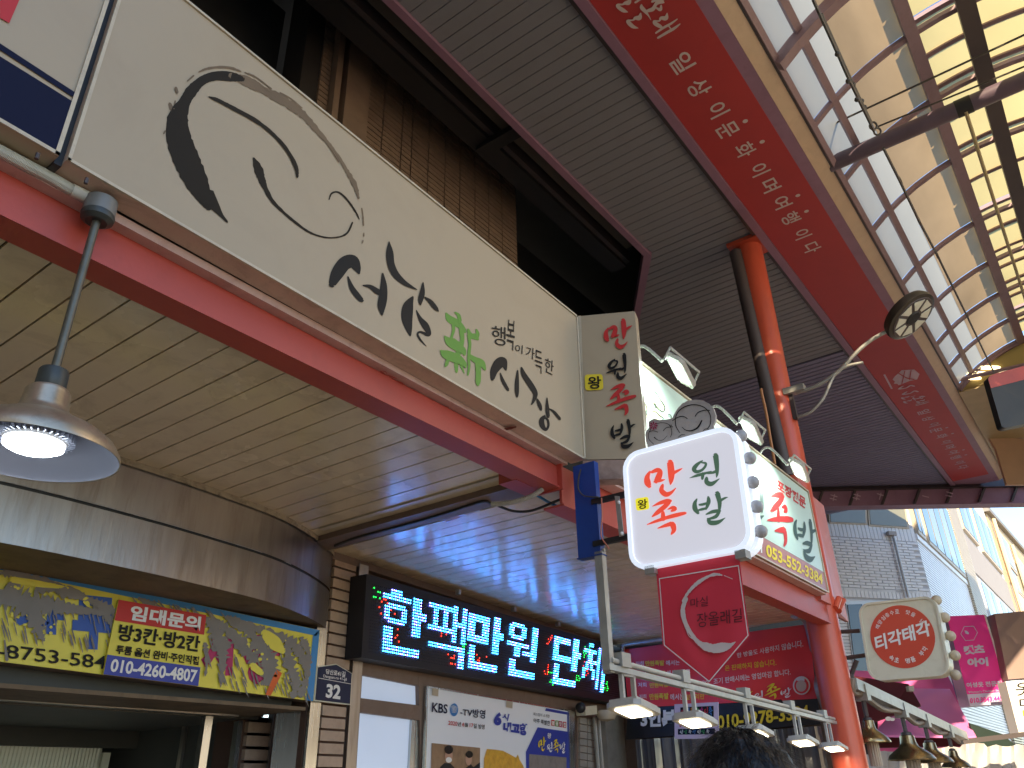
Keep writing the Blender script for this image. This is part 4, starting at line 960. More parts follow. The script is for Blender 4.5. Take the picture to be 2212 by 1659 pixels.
for ch, (xa_, xb_), _ in chars:
    pa = PLD.at(('C2', xa_, 700)); pb = PLD.at(('C2', xb_, 900))
    ca = (pa - i4[3]).dot(wdir)/Lw*NC; cb = (pb - i4[3]).dot(wdir)/Lw*NC
    for c in range(int(round(ca)), int(round(cb))+1):
        g_ = (c - ca)/(cb-ca)*15.6
        for r in range(0, 23):
            if any(x0_-.35 <= g_ <= x1_+.65 and r0_ <= r <= r1_ for x0_, r0_, x1_, r1_ in LEDG[ch]):
                lit[(c, r)] = 'c' if random.random() < .72 else 'l'
rnd = random.Random(3)
for (cx_, cy_, n_, kind) in ((4,8,16,'r'),(3,3,9,'g'),(20,13,6,'r'),(27,15,9,'g'),(33,20,26,'r'),(24,20,10,'r'),(60,4,8,'r'),(60,17,8,'r'),(78,6,14,'g'),(80,12,14,'r'),(76,17,10,'g'),(92,19,14,'g'),(62,20,8,'g'),(94,3,8,'g'),(7,17,5,'r')):
    for _ in range(n_):
        c = int(rnd.gauss(cx_*NC/100, 2.2)); r = int(rnd.gauss(cy_, 1.6))
        if 0 <= c < NC and 0 <= r < NR and (c, r) not in lit: lit[(c, r)] = kind
dots = dict(c=MB(), l=MB(), g=MB(), r=MB(), o=MB()); rr_ = rowh*.24
for c in range(NC):
    for r in range(NR):
        k = lit.get((c, r), 'o'); p = LQ(c, r); a_ = wdir; b_ = Zv; m_ = rr_*(1.0 if k != 'o' else .8)
        vs = [p + (a_*math.cos(t_)+b_*math.sin(t_))*m_ for t_ in [math.pi*j/3 for j in range(6)]]
        dots[k].add(vs + [p + WN*m_*.7], [(j, (j+1) % 6, 6) for j in range(6)])
for k, nm, m_ in (('c','lit_dots',g_cyan),('l','lit_dots',g_lav),('g','green_dots',g_gr),('r','red_dots',g_rd),('o','unlit_dots',m_led_off)):
    dots[k].build(nm, m_, led, kind='stuff')
for p in (('C2',770,530),('C2',1130,640),('C2',1415,735)):
    c_ = PLD.at(p); MB().box(c_+WN*-.02+Vector((0,0,.015)), (.015,.02,.02)).build('hook', m_galv, led)

# window band, brown bars, frosted panels, poster
def wp4(reg, pts, d, th, name, m, parent, **k):
    return MB().prism([PW(d).at((reg, *p)) for p in pts], -WN*th).build(name, m, parent, **k)
wf = thing('shop_window', 'lit frosted shop window with brown crossbars left of the white poster', 'window', (4.0,4.3,GZ))
wp4('C2', [(85,960),(1560,1230),(1545,1330),(80,1045)], .01, .05, 'top_bar', m_frame, wf)
wp4('C2', [(90,1046),(505,1122),(495,1258),(82,1200)], -.02, .02, 'upper_pane', m_frost, wf)
wp4('C2', [(82,1200),(520,1255),(512,1350),(76,1292)], .015, .05, 'middle_bar', m_frame, wf)
wp4('C2', [(74,1292),(458,1345),(440,1700),(48,1700)], -.02, .02, 'lower_pane', m_frost, wf)
wp4('C2', [(458,1345),(520,1350),(510,1700),(440,1700)], .0, .04, 'steel_stile', m_steel2, wf)
wp4('C2', [(500,1060),(560,1072),(550,1700),(516,1700)], .012, .05, 'mullion', m_frame, wf)
po = thing('tv_poster', 'white shop poster with blue lettering and food photographs in the window', 'poster', (5.3,4.4,-.3))
PO = PW(.03)
def g3(x, y, d=.036): return PW(d).at(('G3', x, y))
MB().prism([g3(110,10,.030), g3(2070,345,.030), g3(2065,1250,.030), g3(70,1250,.030)], -WN*.012).build('board', m_poster, po)
bl = MB(); bl.face([g3(1730,305), g3(2050,365), g3(2050,640), g3(2020,635), g3(2018,395), g3(1715,342)]); bl.face([g3(1615,565), g3(2050,630), g3(2055,1240), g3(1462,1240), g3(1455,900)]); bl.build('blue_field', m_royal, po)
def gt(mb, s_, b_, pts, d=.040): return text(mb, s_, b_, [g3(x, y, d) for x, y in pts])
k1 = MB(); gt(k1, 'KBS', .02, [(182,225),(392,255),(385,382),(172,358)]); gt(k1, '-TV방영', .02, [(562,300),(905,330),(900,452),(560,405)]); k1.build('navy_lettering', m_navy, po)
gl_ = MB(); gl_.face(ell(lambda x, y: g3(x, y, .037), 477, 328, 56, 88, 24, .05)); gl_.build('globe_mark', mat('globe_blue',(.05,.22,.55),.5,var=0), po)
w1 = MB()
for k in range(6): stroke(w1, [(430+k*3,290+k*14,3),(470,275+k*17,7),(525-k*3,300+k*12,3)], lambda x, y: g3(x, y, .039), 4)
w1.build('globe_lines', m_white, po)
r1 = MB(); gt(r1, '2020', .02, [(400,475),(522,490),(520,548),(398,532)]); gt(r1, '6', .02, [(590,498),(620,502),(618,556),(588,552)]); gt(r1, '17', .02, [(690,508),(740,515),(738,568),(688,562)]); r1.build('red_lettering', m_redlet, po)
k1 = MB(); gt(k1, '년', .02, [(527,490),(572,495),(570,555),(525,548)]); gt(k1, '월', .02, [(622,500),(668,506),(666,565),(620,558)]); gt(k1, '일 방영', .02, [(745,512),(895,530),(892,595),(743,578)])
gt(k1, '패스컴이 소개한', .01, [(1557,362),(1780,395),(1776,440),(1555,402)]); gt(k1, '아주 특별한', .02, [(1560,440),(1785,480),(1780,548),(1557,498)]); k1.build('black_lettering', m_ink, po)
b1 = MB(); gt(b1, '6', .07, [(1040,355),(1130,365),(1120,548),(1008,535)]); gt(b1, '시', .03, [(1135,375),(1232,385),(1210,480),(1130,452)]); gt(b1, '내고향', .07, [(1150,490),(1490,520),(1470,685),(1145,632)]); b1.build('blue_lettering', m_royal, po)
for (s_, x_, m_) in (('명',1800,m_redlet),('품',1855,m_green),('맛',1902,m_magenta),('집',1958,m_redlet)):
    MB().face([g3(x_,462+ (x_-1800)*.16,.037), g3(x_+46,468+(x_-1800)*.16,.037), g3(x_+44,550+(x_-1800)*.16,.037), g3(x_-2,543+(x_-1800)*.16,.037)]).build('stamp', m_, po)
    t1 = MB(); gt(t1, s_, .03, [(x_+8,475+(x_-1800)*.16),(x_+40,480+(x_-1800)*.16),(x_+38,540+(x_-1800)*.16),(x_+6,535+(x_-1800)*.16)]); t1.build('stamp_letter', m_white, po)
for ch, bb, m_ in (('만',(1622,695,1730,885),m_yellet),('원',(1735,765,1815,895),m_white),('족',(1818,725,1915,910),m_yellet),('발',(1915,765,1995,915),m_white)):
    t1 = MB(); glyph(t1, ch, [g3(bb[0],bb[1],.040), g3(bb[2],bb[1]+8,.040), g3(bb[2],bb[3]+8,.040), g3(bb[0],bb[3],.040)]); t1.build('brush_letter', m_, po)
t1 = MB(); gt(t1, '왕', .02, [(1748,640),(1800,646),(1798,720),(1746,714)]); t1.build('brush_letter', m_white, po)
for x_, y_ in ((178,28),(1188,192)): MB().face([g3(x_,y_,.042), g3(x_+88,y_+10,.042), g3(x_+84,y_+118,.042), g3(x_-4,y_+100,.042)]).build('tape', m_tape, po)
# photographs on the poster, kept plain
ph = mat('photo_brown_ground', (.30,.19,.11), .5, var=.4, vs=14); MB().face([g3(172,780,.037), g3(832,845,.037), g3(825,1240,.037), g3(160,1240,.037)]).build('photo_ground', ph, po)
for pts, m_ in (([(265,1240),(290,1100),(350,1050),(430,1060),(480,1110),(490,1240)],m_black),([(600,1240),(640,1120),(700,1060),(740,1110),(830,1040),(828,1240)],m_black)):
    MB().face([g3(x, y, .039) for x, y in pts]).build('photo_coat', m_, po)
for (cx_, cy_, rx_, ry_, m_, d_) in ((405,950,52,95,m_skin,.040),(405,870,58,60,m_hair,.042),(675,1000,44,85,m_skin,.040),(685,935,50,48,m_hair,.042),(405,1010,42,38,m_white,.043)):
    MB().face(ell(lambda x, y: g3(x, y, d_), cx_, cy_, rx_, ry_, 20)).build('photo_head', m_, po)
MB().face([g3(x, y, .037) for x, y in ((925,860),(1040,870),(1140,885),(1230,930),(1320,980),(1345,935),(1370,1010),(1420,1090),(1450,1240),(880,1240),(885,990))]).build('photo_food', mat('fried_food_print',(.66,.38,.05),.5,var=.45,vs=16,dirt=.6,ds=14,dcol=(.45,.14,.02)), po)
MB().face([g3(1500,930,.039), g3(2008,975,.039), g3(2005,1240,.039), g3(1495,1240,.039)]).build('photo_ground', mat('photo_grey_ground',(.22,.20,.19),.5,var=.5,vs=12), po)
fr = MB(); fr.prism([g3(2045,345,.05), g3(2120,350,.05), g3(2110,1260,.05), g3(2060,1260,.05)], -WN*.05); fr.build('steel_stile', m_steel2, po)
fr = MB(); fr.prism([g3(108,8,.045), g3(128,8,.045), g3(92,1260,.045), g3(70,1260,.045)], -WN*.02).prism([g3(108,2,.045), g3(2075,338,.045), g3(2075,352,.045), g3(108,18,.045)], -WN*.02); fr.build('frame', m_steel2, po)
# right hand pier, pipes, small camera box
p2 = thing('tiled_pier', 'grey tiled pier with two vertical pipes right of the white poster', 'pier', (7.2,4.5,GZ))
wp4('C2', [(1532,1240),(1830,1250),(1850,1700),(1520,1700)], -.02, .2, 'core', m_frame, p2)
pg_ = mat('grey_beige_tile', (.33,.30,.27), .4, var=.15)
for r_ in range(9):
    for c in range(2):
        xa_, xb_ = (1548+c*48, 1592+c*48); ya_ = 1330 + r_*46 + c*8
        wp4('C2', [(xa_,ya_),(xb_,ya_+8),(xb_,ya_+48),(xa_,ya_+40)], .0, .02, 'tile', pg_, p2)
for x_ in (1640,1665): MB().tube([PW(.05).at(('C2',x_,1330)), PW(.05).at(('C2',x_+28,1700))], .022, 8).build('pipe', m_galv, p2, smooth=True)
wp4('C2', [(1705,1280),(1840,1290),(1860,1700),(1735,1700)], .04, .06, 'steel_jamb', m_galv, p2)
cb = thing('camera_box', 'small beige box with a round dark camera under the LED board', 'box', (7.1,4.4,.35))
MB().prism([PW(.14).at(('C2',*p)) for p in ((1575,1262),(1655,1252),(1660,1310),(1585,1318))], -WN*.1).build('box', m_offwhite, cb)
MB().ball(PW(.14).at(('C2',1550,1268)), .05, 14, 8).build('camera_dome', m_black, cb, smooth=True)
bl_ = MB().lathe(PW(.2).at(('C2',1718,1290)), [(.001,-.10),(.08,-.08),(.11,-.03),(.11,0),(.001,0.01)], 24).build('round_lamp_shade', m_bulbtan, smooth=True); tag(bl_, 'round plastic lamp shade behind the first rail floodlight', 'lamp')

# ------------------------------------------------------------------ curved stainless drum canopy on the left
dm = thing('steel_drum_canopy', 'curved stained stainless steel fascia above the yellow sign', 'canopy', (1.5,4.0,.95))
cur = catmull([(-2.2,5.2,0),(-1.4,4.55,0),(-.6,4.1,0),(0,3.84,0),(.6,3.68,0),(1.276,3.59,0),(1.857,3.60,0),(2.30,3.645,0),(2.70,3.71,0),(3.02,3.83,0),(3.30,3.98,0),(3.50,4.13,0),(3.58,4.30,0)], 8)
z0_, z1_, z2_ = .955, 1.20, 1.458
vs = [Vector((p.x,p.y,z)) for p in cur for z in (z0_, z1_-.006, z1_+.006, z2_)]
# seam: slightly recessed joint
for i, p in enumerate(cur):
    for j in (1,2): vs[i*4+j] = vs[i*4+j] + Vector((0,.0,0))
def strip(mb, za, zb, off=0.0):
    n_ = len(cur); v_ = []
    for i, p in enumerate(cur):
        a = cur[max(i-1,0)]; b = cur[min(i+1,n_-1)]; t_ = (b-a).normalized(); nn = Vector((-t_.y, t_.x, 0))
        v_ += [Vector((p.x,p.y,za)) + nn*off, Vector((p.x,p.y,zb)) + nn*off]
    mb.add(v_, [(2*i, 2*i+2, 2*i+3, 2*i+1) for i in range(n_-1)])
m = MB(); strip(m, z0_, z1_-.008); m.build('lower_fascia', m_steel, dm, smooth=True)
m = MB(); strip(m, z1_+.008, z2_); m.build('upper_fascia', m_steel, dm, smooth=True)
m = MB(); strip(m, z1_-.01, z1_+.01, .012); m.build('seam', m_black, dm, smooth=True)
m = MB(); strip(m, z2_-.03, z2_+.002, -.012); m.build('top_sealant', mat('dirty_sealant',(.42,.36,.27),.7,var=.3,vs=20,dirt=.8,ds=15), dm, smooth=True)
rim = [Vector((p.x,p.y,z0_)) for p in cur] + [Vector((3.58,5.2,z0_)), Vector((-2.2,5.2,z0_))]
MB().prism([p + Vector((0,.004,0)) for p in rim], (0,0,.006)).build('underside', m_rustsoffit, dm)

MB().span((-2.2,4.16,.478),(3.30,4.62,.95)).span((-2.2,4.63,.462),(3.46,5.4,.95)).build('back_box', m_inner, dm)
# ------------------------------------------------------------------ yellow sign
YS = 4.04; PYs = PY(YS)
ys = thing('yellow_sign', 'battered yellow shop sign with a blue border and peeled grey film', 'sign', (1.5,4.1,.5))
a = PYs.at(('C1',0,335)); b = PYs.at(('C1',2072,766)); c_ = PYs.at(('C1',2030,1226)); d_ = PYs.at(('C1',0,970))
a0 = extx(a, b, -1.0); d0 = extx(d_, c_, -1.0)
MB().prism([a0,b,c_,d0], (0,.10,0)).build('sign_box', m_frame, ys)
MB().prism([a0+Vector((0,-.003,0)),b+Vector((0,-.003,0)),c_+Vector((0,-.003,0)),d0+Vector((0,-.003,0))], (0,.002,0)).build('face_panel', m_yellow, ys)
f1 = lambda x, y, l=.006: PYs.at(('C1', x, y), l)
bd = MB(); ai = f1(0,375); bi = f1(2040,800); 
bd.face([extx(f1(0,335), f1(2072,766), -1.0), f1(2072,766), f1(2050,803), f1(2030,798), extx(ai, bi, -1.0)]); bd.face([f1(2072,766), f1(2030,1226), f1(1985,1220), f1(2028,800)]); bd.build('blue_border', m_signblue, ys)
bl = MB(); textp(bl, '사', .06, PYs, 'C1', [(90,540),(420,590),(410,800),(85,770)], .007); textp(bl, '두', .06, PYs, 'C1', [(480,530),(760,560),(740,900),(460,880)], .007); bl.build('blue_lettering', m_letblue, ys)
mg = MB(); textp(mg, '시', .06, PYs, 'C1', [(1310,740),(1520,760),(1505,1060),(1300,1060)], .007); textp(mg, '상', .06, PYs, 'C1', [(1580,770),(1830,800),(1790,1130),(1570,1110)], .007); mg.build('magenta_lettering', m_magenta, ys)
k1 = MB(); textp(k1, '-8753-584', .01, PYs, 'C1', [(-20,850),(690,935),(685,1020),(-20,940)], .010); k1.build('phone_number', m_ink, ys)
sm_ = MB(); fs_ = lambda x, y: f1(x, y, .012)
for st in ([(-60,400,40),(60,395,60),(200,425,60),(330,450,30),(420,480,14)],[(-60,560,120),(60,550,160),(180,600,200),(300,600,140),(420,620,90),(560,640,60),(720,650,50)],[(180,560,100),(230,700,110),(260,790,80),(285,830,20)],
           [(400,520,80),(560,560,60),(650,600,70),(740,640,60)],[(620,600,80),(700,680,60),(730,760,30)],[(900,560,20),(960,590,50),(1020,620,40)],[(1340,700,60),(1400,780,120),(1440,900,110),(1440,1000,60),(1430,1130,14)],[(1380,700,50),(1470,760,80),(1560,850,100),(1640,950,90)],
           [(1480,690,60),(1600,760,90),(1680,860,110),(1740,960,150),(1740,1080,110),(1700,1110,40)],[(1560,720,40),(1680,760,60),(1800,800,60),(1900,860,90),(1960,940,90),(1980,1010,60)],[(1860,880,70),(1880,1000,90),(1920,1100,90),(1900,1190,50)],[(1960,830,60),(2000,920,50),(1990,1060,40),(1950,1180,60)],
           [(1330,860,40),(1340,980,30),(1330,1060,12)],[(30,830,10),(45,960,20)],[(100,480,90),(60,520,100)],[(250,500,60),(400,500,60),(540,540,40)]):
    stroke(sm_, [(p_[0],p_[1],p_[2]*.8) for p_ in st], fs_, 10, .55)
rn = random.Random(5)
for k in range(60):
    x_ = rn.uniform(10,740); y_ = 430 + x_*.12 + rn.uniform(100,330); stroke(sm_, [(x_,y_,5),(x_+12,y_+45,9),(x_+22,y_+90,3)], fs_, 3, .4)
for k in range(60):
    x_ = rn.uniform(1340,1990); y_ = 700 + (x_-1340)*.18 + rn.uniform(60,380); stroke(sm_, [(x_,y_,5),(x_+10,y_+40,10),(x_+26,y_+80,3)], fs_, 3, .4)
for k in range(30):
    x_ = rn.uniform(850,1500); y_ = 520 + (x_-850)*.2 + rn.uniform(10,50); stroke(sm_, [(x_,y_,5),(x_+22,y_+30,12),(x_+52,y_+62,3)], fs_, 3, .4)
sm_.build('peeled_grey_film', m_greysmear, ys, kind='stuff')
ysp = MB(); f4_ = lambda x, y: f1(x, y, .015)
for k in range(60):
    x_ = rn.choice([rn.uniform(60,420), rn.uniform(1560,1960)]); y_ = 520 + (x_*.2) + rn.uniform(-60,260)
    r_ = rn.uniform(4,14); ysp.face(ell(f4_, x_, y_, r_, r_*rn.uniform(.6,1.2), 7))
for st in ([(80,438,40),(250,465,42),(440,492,14)],[(1720,790,60),(1780,850,90),(1830,900,40)],[(560,575,50),(570,600,30)],[(1640,1000,50),(1690,1040,40)]): stroke(ysp, st, f4_, 5)
ysp.build('yellow_spatter', m_yellow, ys, kind='stuff')
MB().face([f4_(*p) for p in ((1790,1020),(1828,1045),(1755,1190),(1720,1185))]).build('orange_streak', mat('orange_streak',(.70,.12,.015),.5,var=.2), ys)
# rental notice
rn_ = thing('rental_notice', 'red yellow and blue rental notice stuck on the yellow sign', 'notice', (1.9,4.0,.55))
n4 = [f1(768,568,.025), f1(1335,668,.025), f1(1283,1128,.025), f1(668,1052,.025)]
MB().prism(n4, (0,.01,0)).build('sheet', m_yellow, rn_)
def nq(u0, v0, u1, v1, l=.003): 
    o_ = Vector((0,-l,0)); return [bil(n4,u0,v0)+o_, bil(n4,u1,v0)+o_, bil(n4,u1,v1)+o_, bil(n4,u0,v1)+o_]
MB().face(nq(0,0,1,.285)).build('red_band', m_redlet, rn_); MB().face(nq(0,.745,1,1)).build('blue_band', m_royal, rn_)
t1 = MB(); text(t1, '임대문의', .04, nq(.14,.04,.94,.25,.006)); text(t1, '010-4260-4807', .03, nq(.05,.785,.97,.96,.006)); t1.build('white_lettering', m_white, rn_)
t1 = MB(); text(t1, '방3칸·방2칸', .03, nq(.06,.315,.96,.545,.006)); text(t1, '투룸 옵션 완비·주인직접', .03, nq(.07,.60,.97,.72,.006)); t1.build('black_lettering', m_ink, rn_)

# ------------------------------------------------------------------ shop entrance under the yellow sign
en = thing('shop_entrance', 'dim shop entrance with a stainless lintel and steel mullions under the yellow sign', 'doorway', (1.8,4.6,GZ))
zb_ = d_.z
MB().span((-1.2,YS+.02,.455),(3.33,4.62,.475)).build('soffit_board', m_rustsoffit, en)
PM = PY(4.55)
lt_ = [PM.at(('G4',0,300)), PM.at(('C1',1700,1230)), PM.at(('C1',1400,1310)), PM.at(('G4',0,530))]
zt_l = PM.at(('G4',0,450)).z; zb_l = PM.at(('G4',0,530)).z; zt_r = PM.at(('C1',1320,1268)).z; zb_r = PM.at(('C1',1330,1315)).z
MB().prism([(-1.2,4.55,zt_l+.10),(3.3,4.55,zt_r+.10),(3.3,4.55,zt_r),(-1.2,4.55,zt_l)], (0,.03,0)).build('lintel_back', m_frame, en)
MB().prism([(-1.2,4.53,zt_l),(3.2,4.53,zt_r),(3.2,4.53,zb_r),(-1.2,4.53,zb_l)], (0,.06,0)).build('lintel', m_steel, en)
def vbar(reg, xt, yt, xb, yb, wpx, yy, name, m, dep=.05):
    P_ = PY(yy); a = P_.at((reg,xt,yt)); b = P_.at((reg,xt+wpx,yt)); c2 = (a.x+b.x)/2; w_ = abs(b.x-a.x)/2
    return MB().span((c2-w_,yy,GZ),(c2+w_,yy+dep,a.z)).build(name, m, en)
vbar('C1',1335,1320,0,0,48,4.54,'mullion',m_steel2)
vbar('C1',1212,1330,0,0,38,5.3,'inner_mullion',m_steel,.04)
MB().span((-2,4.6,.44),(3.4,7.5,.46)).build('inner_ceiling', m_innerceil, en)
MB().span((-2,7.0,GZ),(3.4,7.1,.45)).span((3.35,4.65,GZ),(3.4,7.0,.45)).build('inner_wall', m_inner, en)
cu_ = MB(); PCu = PY(6.0)
xl = PCu.at(('G4',-200,1300)).x; xr = PCu.at(('G4',1470,1300)).x; zc = PCu.at(('G4',700,1260)).z
n_ = 30
for k in range(n_):
    x_ = xl + (xr-xl)*k/n_; c2 = MB().tube([(x_,6.0,GZ),(x_,6.0,zc)], .028, 6).build('curtain_rib', m_curtain, en, smooth=True)
a = PCu.at(('G4',1480,1340)); b = PCu.at(('G4',1590,1340)); MB().span((a.x,5.98,GZ),(b.x,6.02,a.z)).build('curtain_edge', m_curtain, en)
MB().span((xl-1,5.9,zc),(xr+.4,6.3,zc+.25)).build('curtain_box', m_inner, en)
# inner reveal of blocks and the broad stainless jamb
PJ = PX(3.30)
rv = thing('entrance_jamb', 'block reveal and broad stainless jamb at the right of the entrance', 'pier', (3.3,4.4,GZ))
a = PY(4.06).at(('C1',2030,1235)); b = PY(4.06).at(('C1',1805,1290))
xj1 = PY(4.10).at(('G5',1220,640)).x; 
pj_ = PY(4.32).at(('C1',1790,1300)); MB().prism([(xj1,4.10,GZ),(xj1,4.10,.50),(pj_.x,4.32,.455),(pj_.x,4.32,GZ)], (.03,.0,0)).build('steel_jamb', m_steel2, rv)
PJ2 = PY(4.60); xa_ = PJ2.at(('G5',290,800)).x; xb_ = PJ2.at(('G5',640,760)).x
MB().span((xa_-.02,4.63,GZ),(xb_+.02,4.9,.46)).build('core', m_piermortar, rv)
za = PJ2.at(('G5',450,880)).z; dzz = za - PJ2.at(('G5',430,1075)).z; blk2 = None
for k in range(-9,3):
    zc2 = za + k*dzz + dzz/2
    if zc2 > .44: break
    if blk2 is None: blk2 = MB().box(((xa_+xb_)/2,4.615,zc2), ((xb_-xa_)/2-.005,.02,dzz/2-.009)).build('block', m_pierbrick, rv)
    else: shared('block', blk2, rv, ((xa_+xb_)/2,4.615,zc2))
vbar('G5',150,880,0,0,60,4.58,'side_mullion',m_steel2); vbar('G5',655,740,0,0,35,4.58,'side_mullion',m_steel)
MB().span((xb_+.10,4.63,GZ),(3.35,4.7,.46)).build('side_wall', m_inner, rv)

# ------------------------------------------------------------------ arcade: upper ceiling, gutter banner, vault
ZU = 5.8; K = 5.8/3.0
uc = MB().prism([(-8,2.13,ZU+.03),(7.30,2.13,ZU+.03),(7.30,3.27,ZU+.03),(-8,3.27,ZU+.03)], (0,0,.05))
uc.prism([(7.30,2.13,ZU+.03),(19.4,2.13,ZU+.03),(19.4,7.0,ZU+.03),(9.9,5.08,ZU+.03),(7.30,3.27,ZU+.03)], (0,0,.05))
uceil = uc.build('arcade_ceiling', m_ugap, kind='structure')
sA = MB().box((0,0,0), (.0605,.57,.010)).build('slat', m_uslat, uceil); sA.location = W((-7.9,2.70,ZU+.018)) - WLOC[uceil.name]
sBm = MB().box((0,0,0), (.057,2.40,.010)).build('slat', m_uslat, uceil); 
sC = MB().box((0,0,0), (.052,2.40,.010)).build('slat', m_uslat2, uceil)
firstB = True; firstC = True; x = -7.9 + PIT; cnt = 0
while x < 19.3:
    if x < 7.24: shared('slat', sA, uceil, (x, 2.70, ZU+.018)) if x > .5 else None
    else:
        p_, fl_ = (sBm, 'B') if x < 11.35 else (sC, 'C')
        ymax = min(6.9, 3.27 + (x-7.30)*.70) if x < 12.5 else 6.9
        h_ = (ymax-2.13)/2
        shared('slat', p_, uceil, (x, 2.13+h_, ZU+.018+(.0 if x<11.35 else -.02)), (1, h_/2.40, 1))
    x += PIT
sBm.location = W((7.24,2.13+.6,ZU+.03)) - WLOC[uceil.name]; sBm.scale = (1,.22,1)
sC.location = W((19.35,4.5,ZU+.018)) - WLOC[uceil.name]
tr_ = thing('ceiling_trim', 'mauve steel trim round the edge of the grey slatted arcade ceiling', 'trim', (5,3.3,ZU))
MB().span((-8,3.262,ZU-.03),(7.28,3.335,ZU+.10)).build('edge_trim', m_purple, tr_)
MB().prism([(7.28,3.262,ZU-.03),(7.33,3.25,ZU-.03),(9.95,5.06,ZU-.03),(9.90,5.12,ZU-.03),(7.28,3.335,ZU-.03)], (0,0,.13)).build('corner_trim', m_purple, tr_)
gt_ = thing('gutter_beam', 'mauve box gutter beam running along the arcade edge', 'beam', (5,1.65,ZU))
MB().span((-8,1.995,ZU-.06),(19.3,2.085,ZU+.05)).build('inner_edge', m_purple, gt_)
MB().span((-8,2.088,ZU-.035),(19.3,2.128,ZU+.04)).build('shadow_strip', m_darksteel, gt_)
MB().span((-8,1.180,ZU-.03),(19.3,1.992,ZU+.25)).build('box', m_purple, gt_)
MB().prism([(-8,1.178,ZU-.028),(-8,1.045,ZU+.03),(-8,1.045,ZU+.24),(-8,1.178,ZU+.24)], (27.3,0,0)).build('tan_sill', m_tansteel, gt_)
MB().span((-8,1.022,ZU+.03),(19.3,1.043,ZU+.20)).build('sill_lip', m_darksteel, gt_)
PZB = PZ(ZU-.034)
bn = thing('red_soffit_banner', 'long red banner with pale lettering fixed under the arcade gutter', 'banner', (8,1.65,ZU-.04))
MB().span((-8,1.30,ZU-.036),(18.7,1.99,ZU-.031)).build('sheet', m_banner, bn)
cs = [('일',('G2',1060,780)),('상',('A3',105,570)),('이',('A3',225,712)),('문',('A3',290,842)),('화',('A3',402,972)),('이',('A3',495,1100)),('며',('A3',565,1202)),('여',('A3',640,1312)),('행',('A3',698,1412)),('이',('A3',772,1517)),('다',('A3',835,1605))]
PT = PZ(ZU-.040)
pos = [(c, PT.at(p)) for c, p in cs]; CW = .20
DX = PT.at(('B3',1572,1008)).x - pos[0][1].x
for dx_, m_ in ((0,m_bannertext),(DX,m_bannerfade)):
    for c, p in pos:
        t1 = MB(); p = p + X*dx_
        w_ = CW*.5*(1.0 if c not in '이' else .85)
        # reads along +x with its head towards the street (-y)
        text(t1, c, .012, [p+Vector((-w_,-CW*.5,0)), p+Vector((w_,-CW*.5,0)), p+Vector((w_,CW*.5,0)), p+Vector((-w_,CW*.5,0))])
        t1.build('letter', m_, bn)
    for i in (3,4,7,8):
        c_ = pos[i][1] + Vector((dx_,-.185,0)); MB().face([c_ + Vector((.026*math.cos(a),.026*math.sin(a),0)) for a in [2*math.pi*k/14 for k in range(14)]]).build('accent_dot', m_, bn)
    b_ = MB()
    tf = lambda x, y: PT.at(('G2', x, y)) + X*dx_
    for st in ([(385,150,10),(330,130,50),(265,85,44),(260,60,30),(320,55,22),(350,40,40),(395,30,60),(420,-10,20)],[(515,350,8),(450,330,46),(395,280,50),(385,255,26),(450,250,20),(480,225,44),(530,220,60),(545,165,16)],
               [(672,245,8),(640,190,20),(600,140,44),(560,95,50),(555,60,22)],[(610,140,24),(650,130,44),(700,110,50),(730,60,40),(760,30,50),(830,30,24)],[(735,95,20),(790,120,40),(800,70,24)],[(690,20,30),(760,-5,30),(830,10,16)],
               [(825,345,6),(790,330,44),(725,290,50),(715,262,24),(775,260,20),(800,225,40),(860,225,56),(875,165,14)],[(735,410,22),(830,345,30),(920,295,28),(1000,238,14)],[(762,470,28),(880,400,34),(960,355,34),(1035,298,14)],[(895,325,16),(925,365,16)],[(480,30,26),(560,-20,26)]):
        stroke(b_, st, tf, 5)
    # the part of the heading beyond the frame, drawn plainly
    for k in range(3):
        x0_ = PT.at(('G2',300,0)).x - .16 - k*.26 + dx_
        for st in ([(0,.05,.03),(.06,.12,.045),(.10,.02,.03),(.05,-.06,.04),(.12,-.10,.03)],):
            stroke(b_, [(x_*100, y_*100, max(1.,w_*100)) for x_, y_, w_ in st], lambda x, y, x0_=x0_: Vector((x0_ + x/100, 1.66 + y/100, ZU-.040)), 4)
    b_.build('brush_heading', m_, bn)
em = MB(); eb = lambda x, y: PT.at(('B3', x, y))
em.face([eb(*p) for p in ((1375,780),(1420,740),(1500,735),(1535,765),(1520,800),(1470,810),(1400,838),(1360,800))]); em.build('emblem', m_bannerfade, bn)
em = MB(); em.face([eb(*p) for p in ((1300,770),(1312,766),(1362,860),(1350,862))]); em.build('emblem_line', m_bannerfade, bn)
em = MB()
for st in ([(1400,760,6),(1450,790,6),(1500,800,6)],[(1440,745,6),(1420,830,6)],[(1480,742,6),(1470,800,6)]): stroke(em, st, lambda x, y: PZ(ZU-.043).at(('B3',x,y)), 3)
em.build('emblem_mark', m_banner, bn)

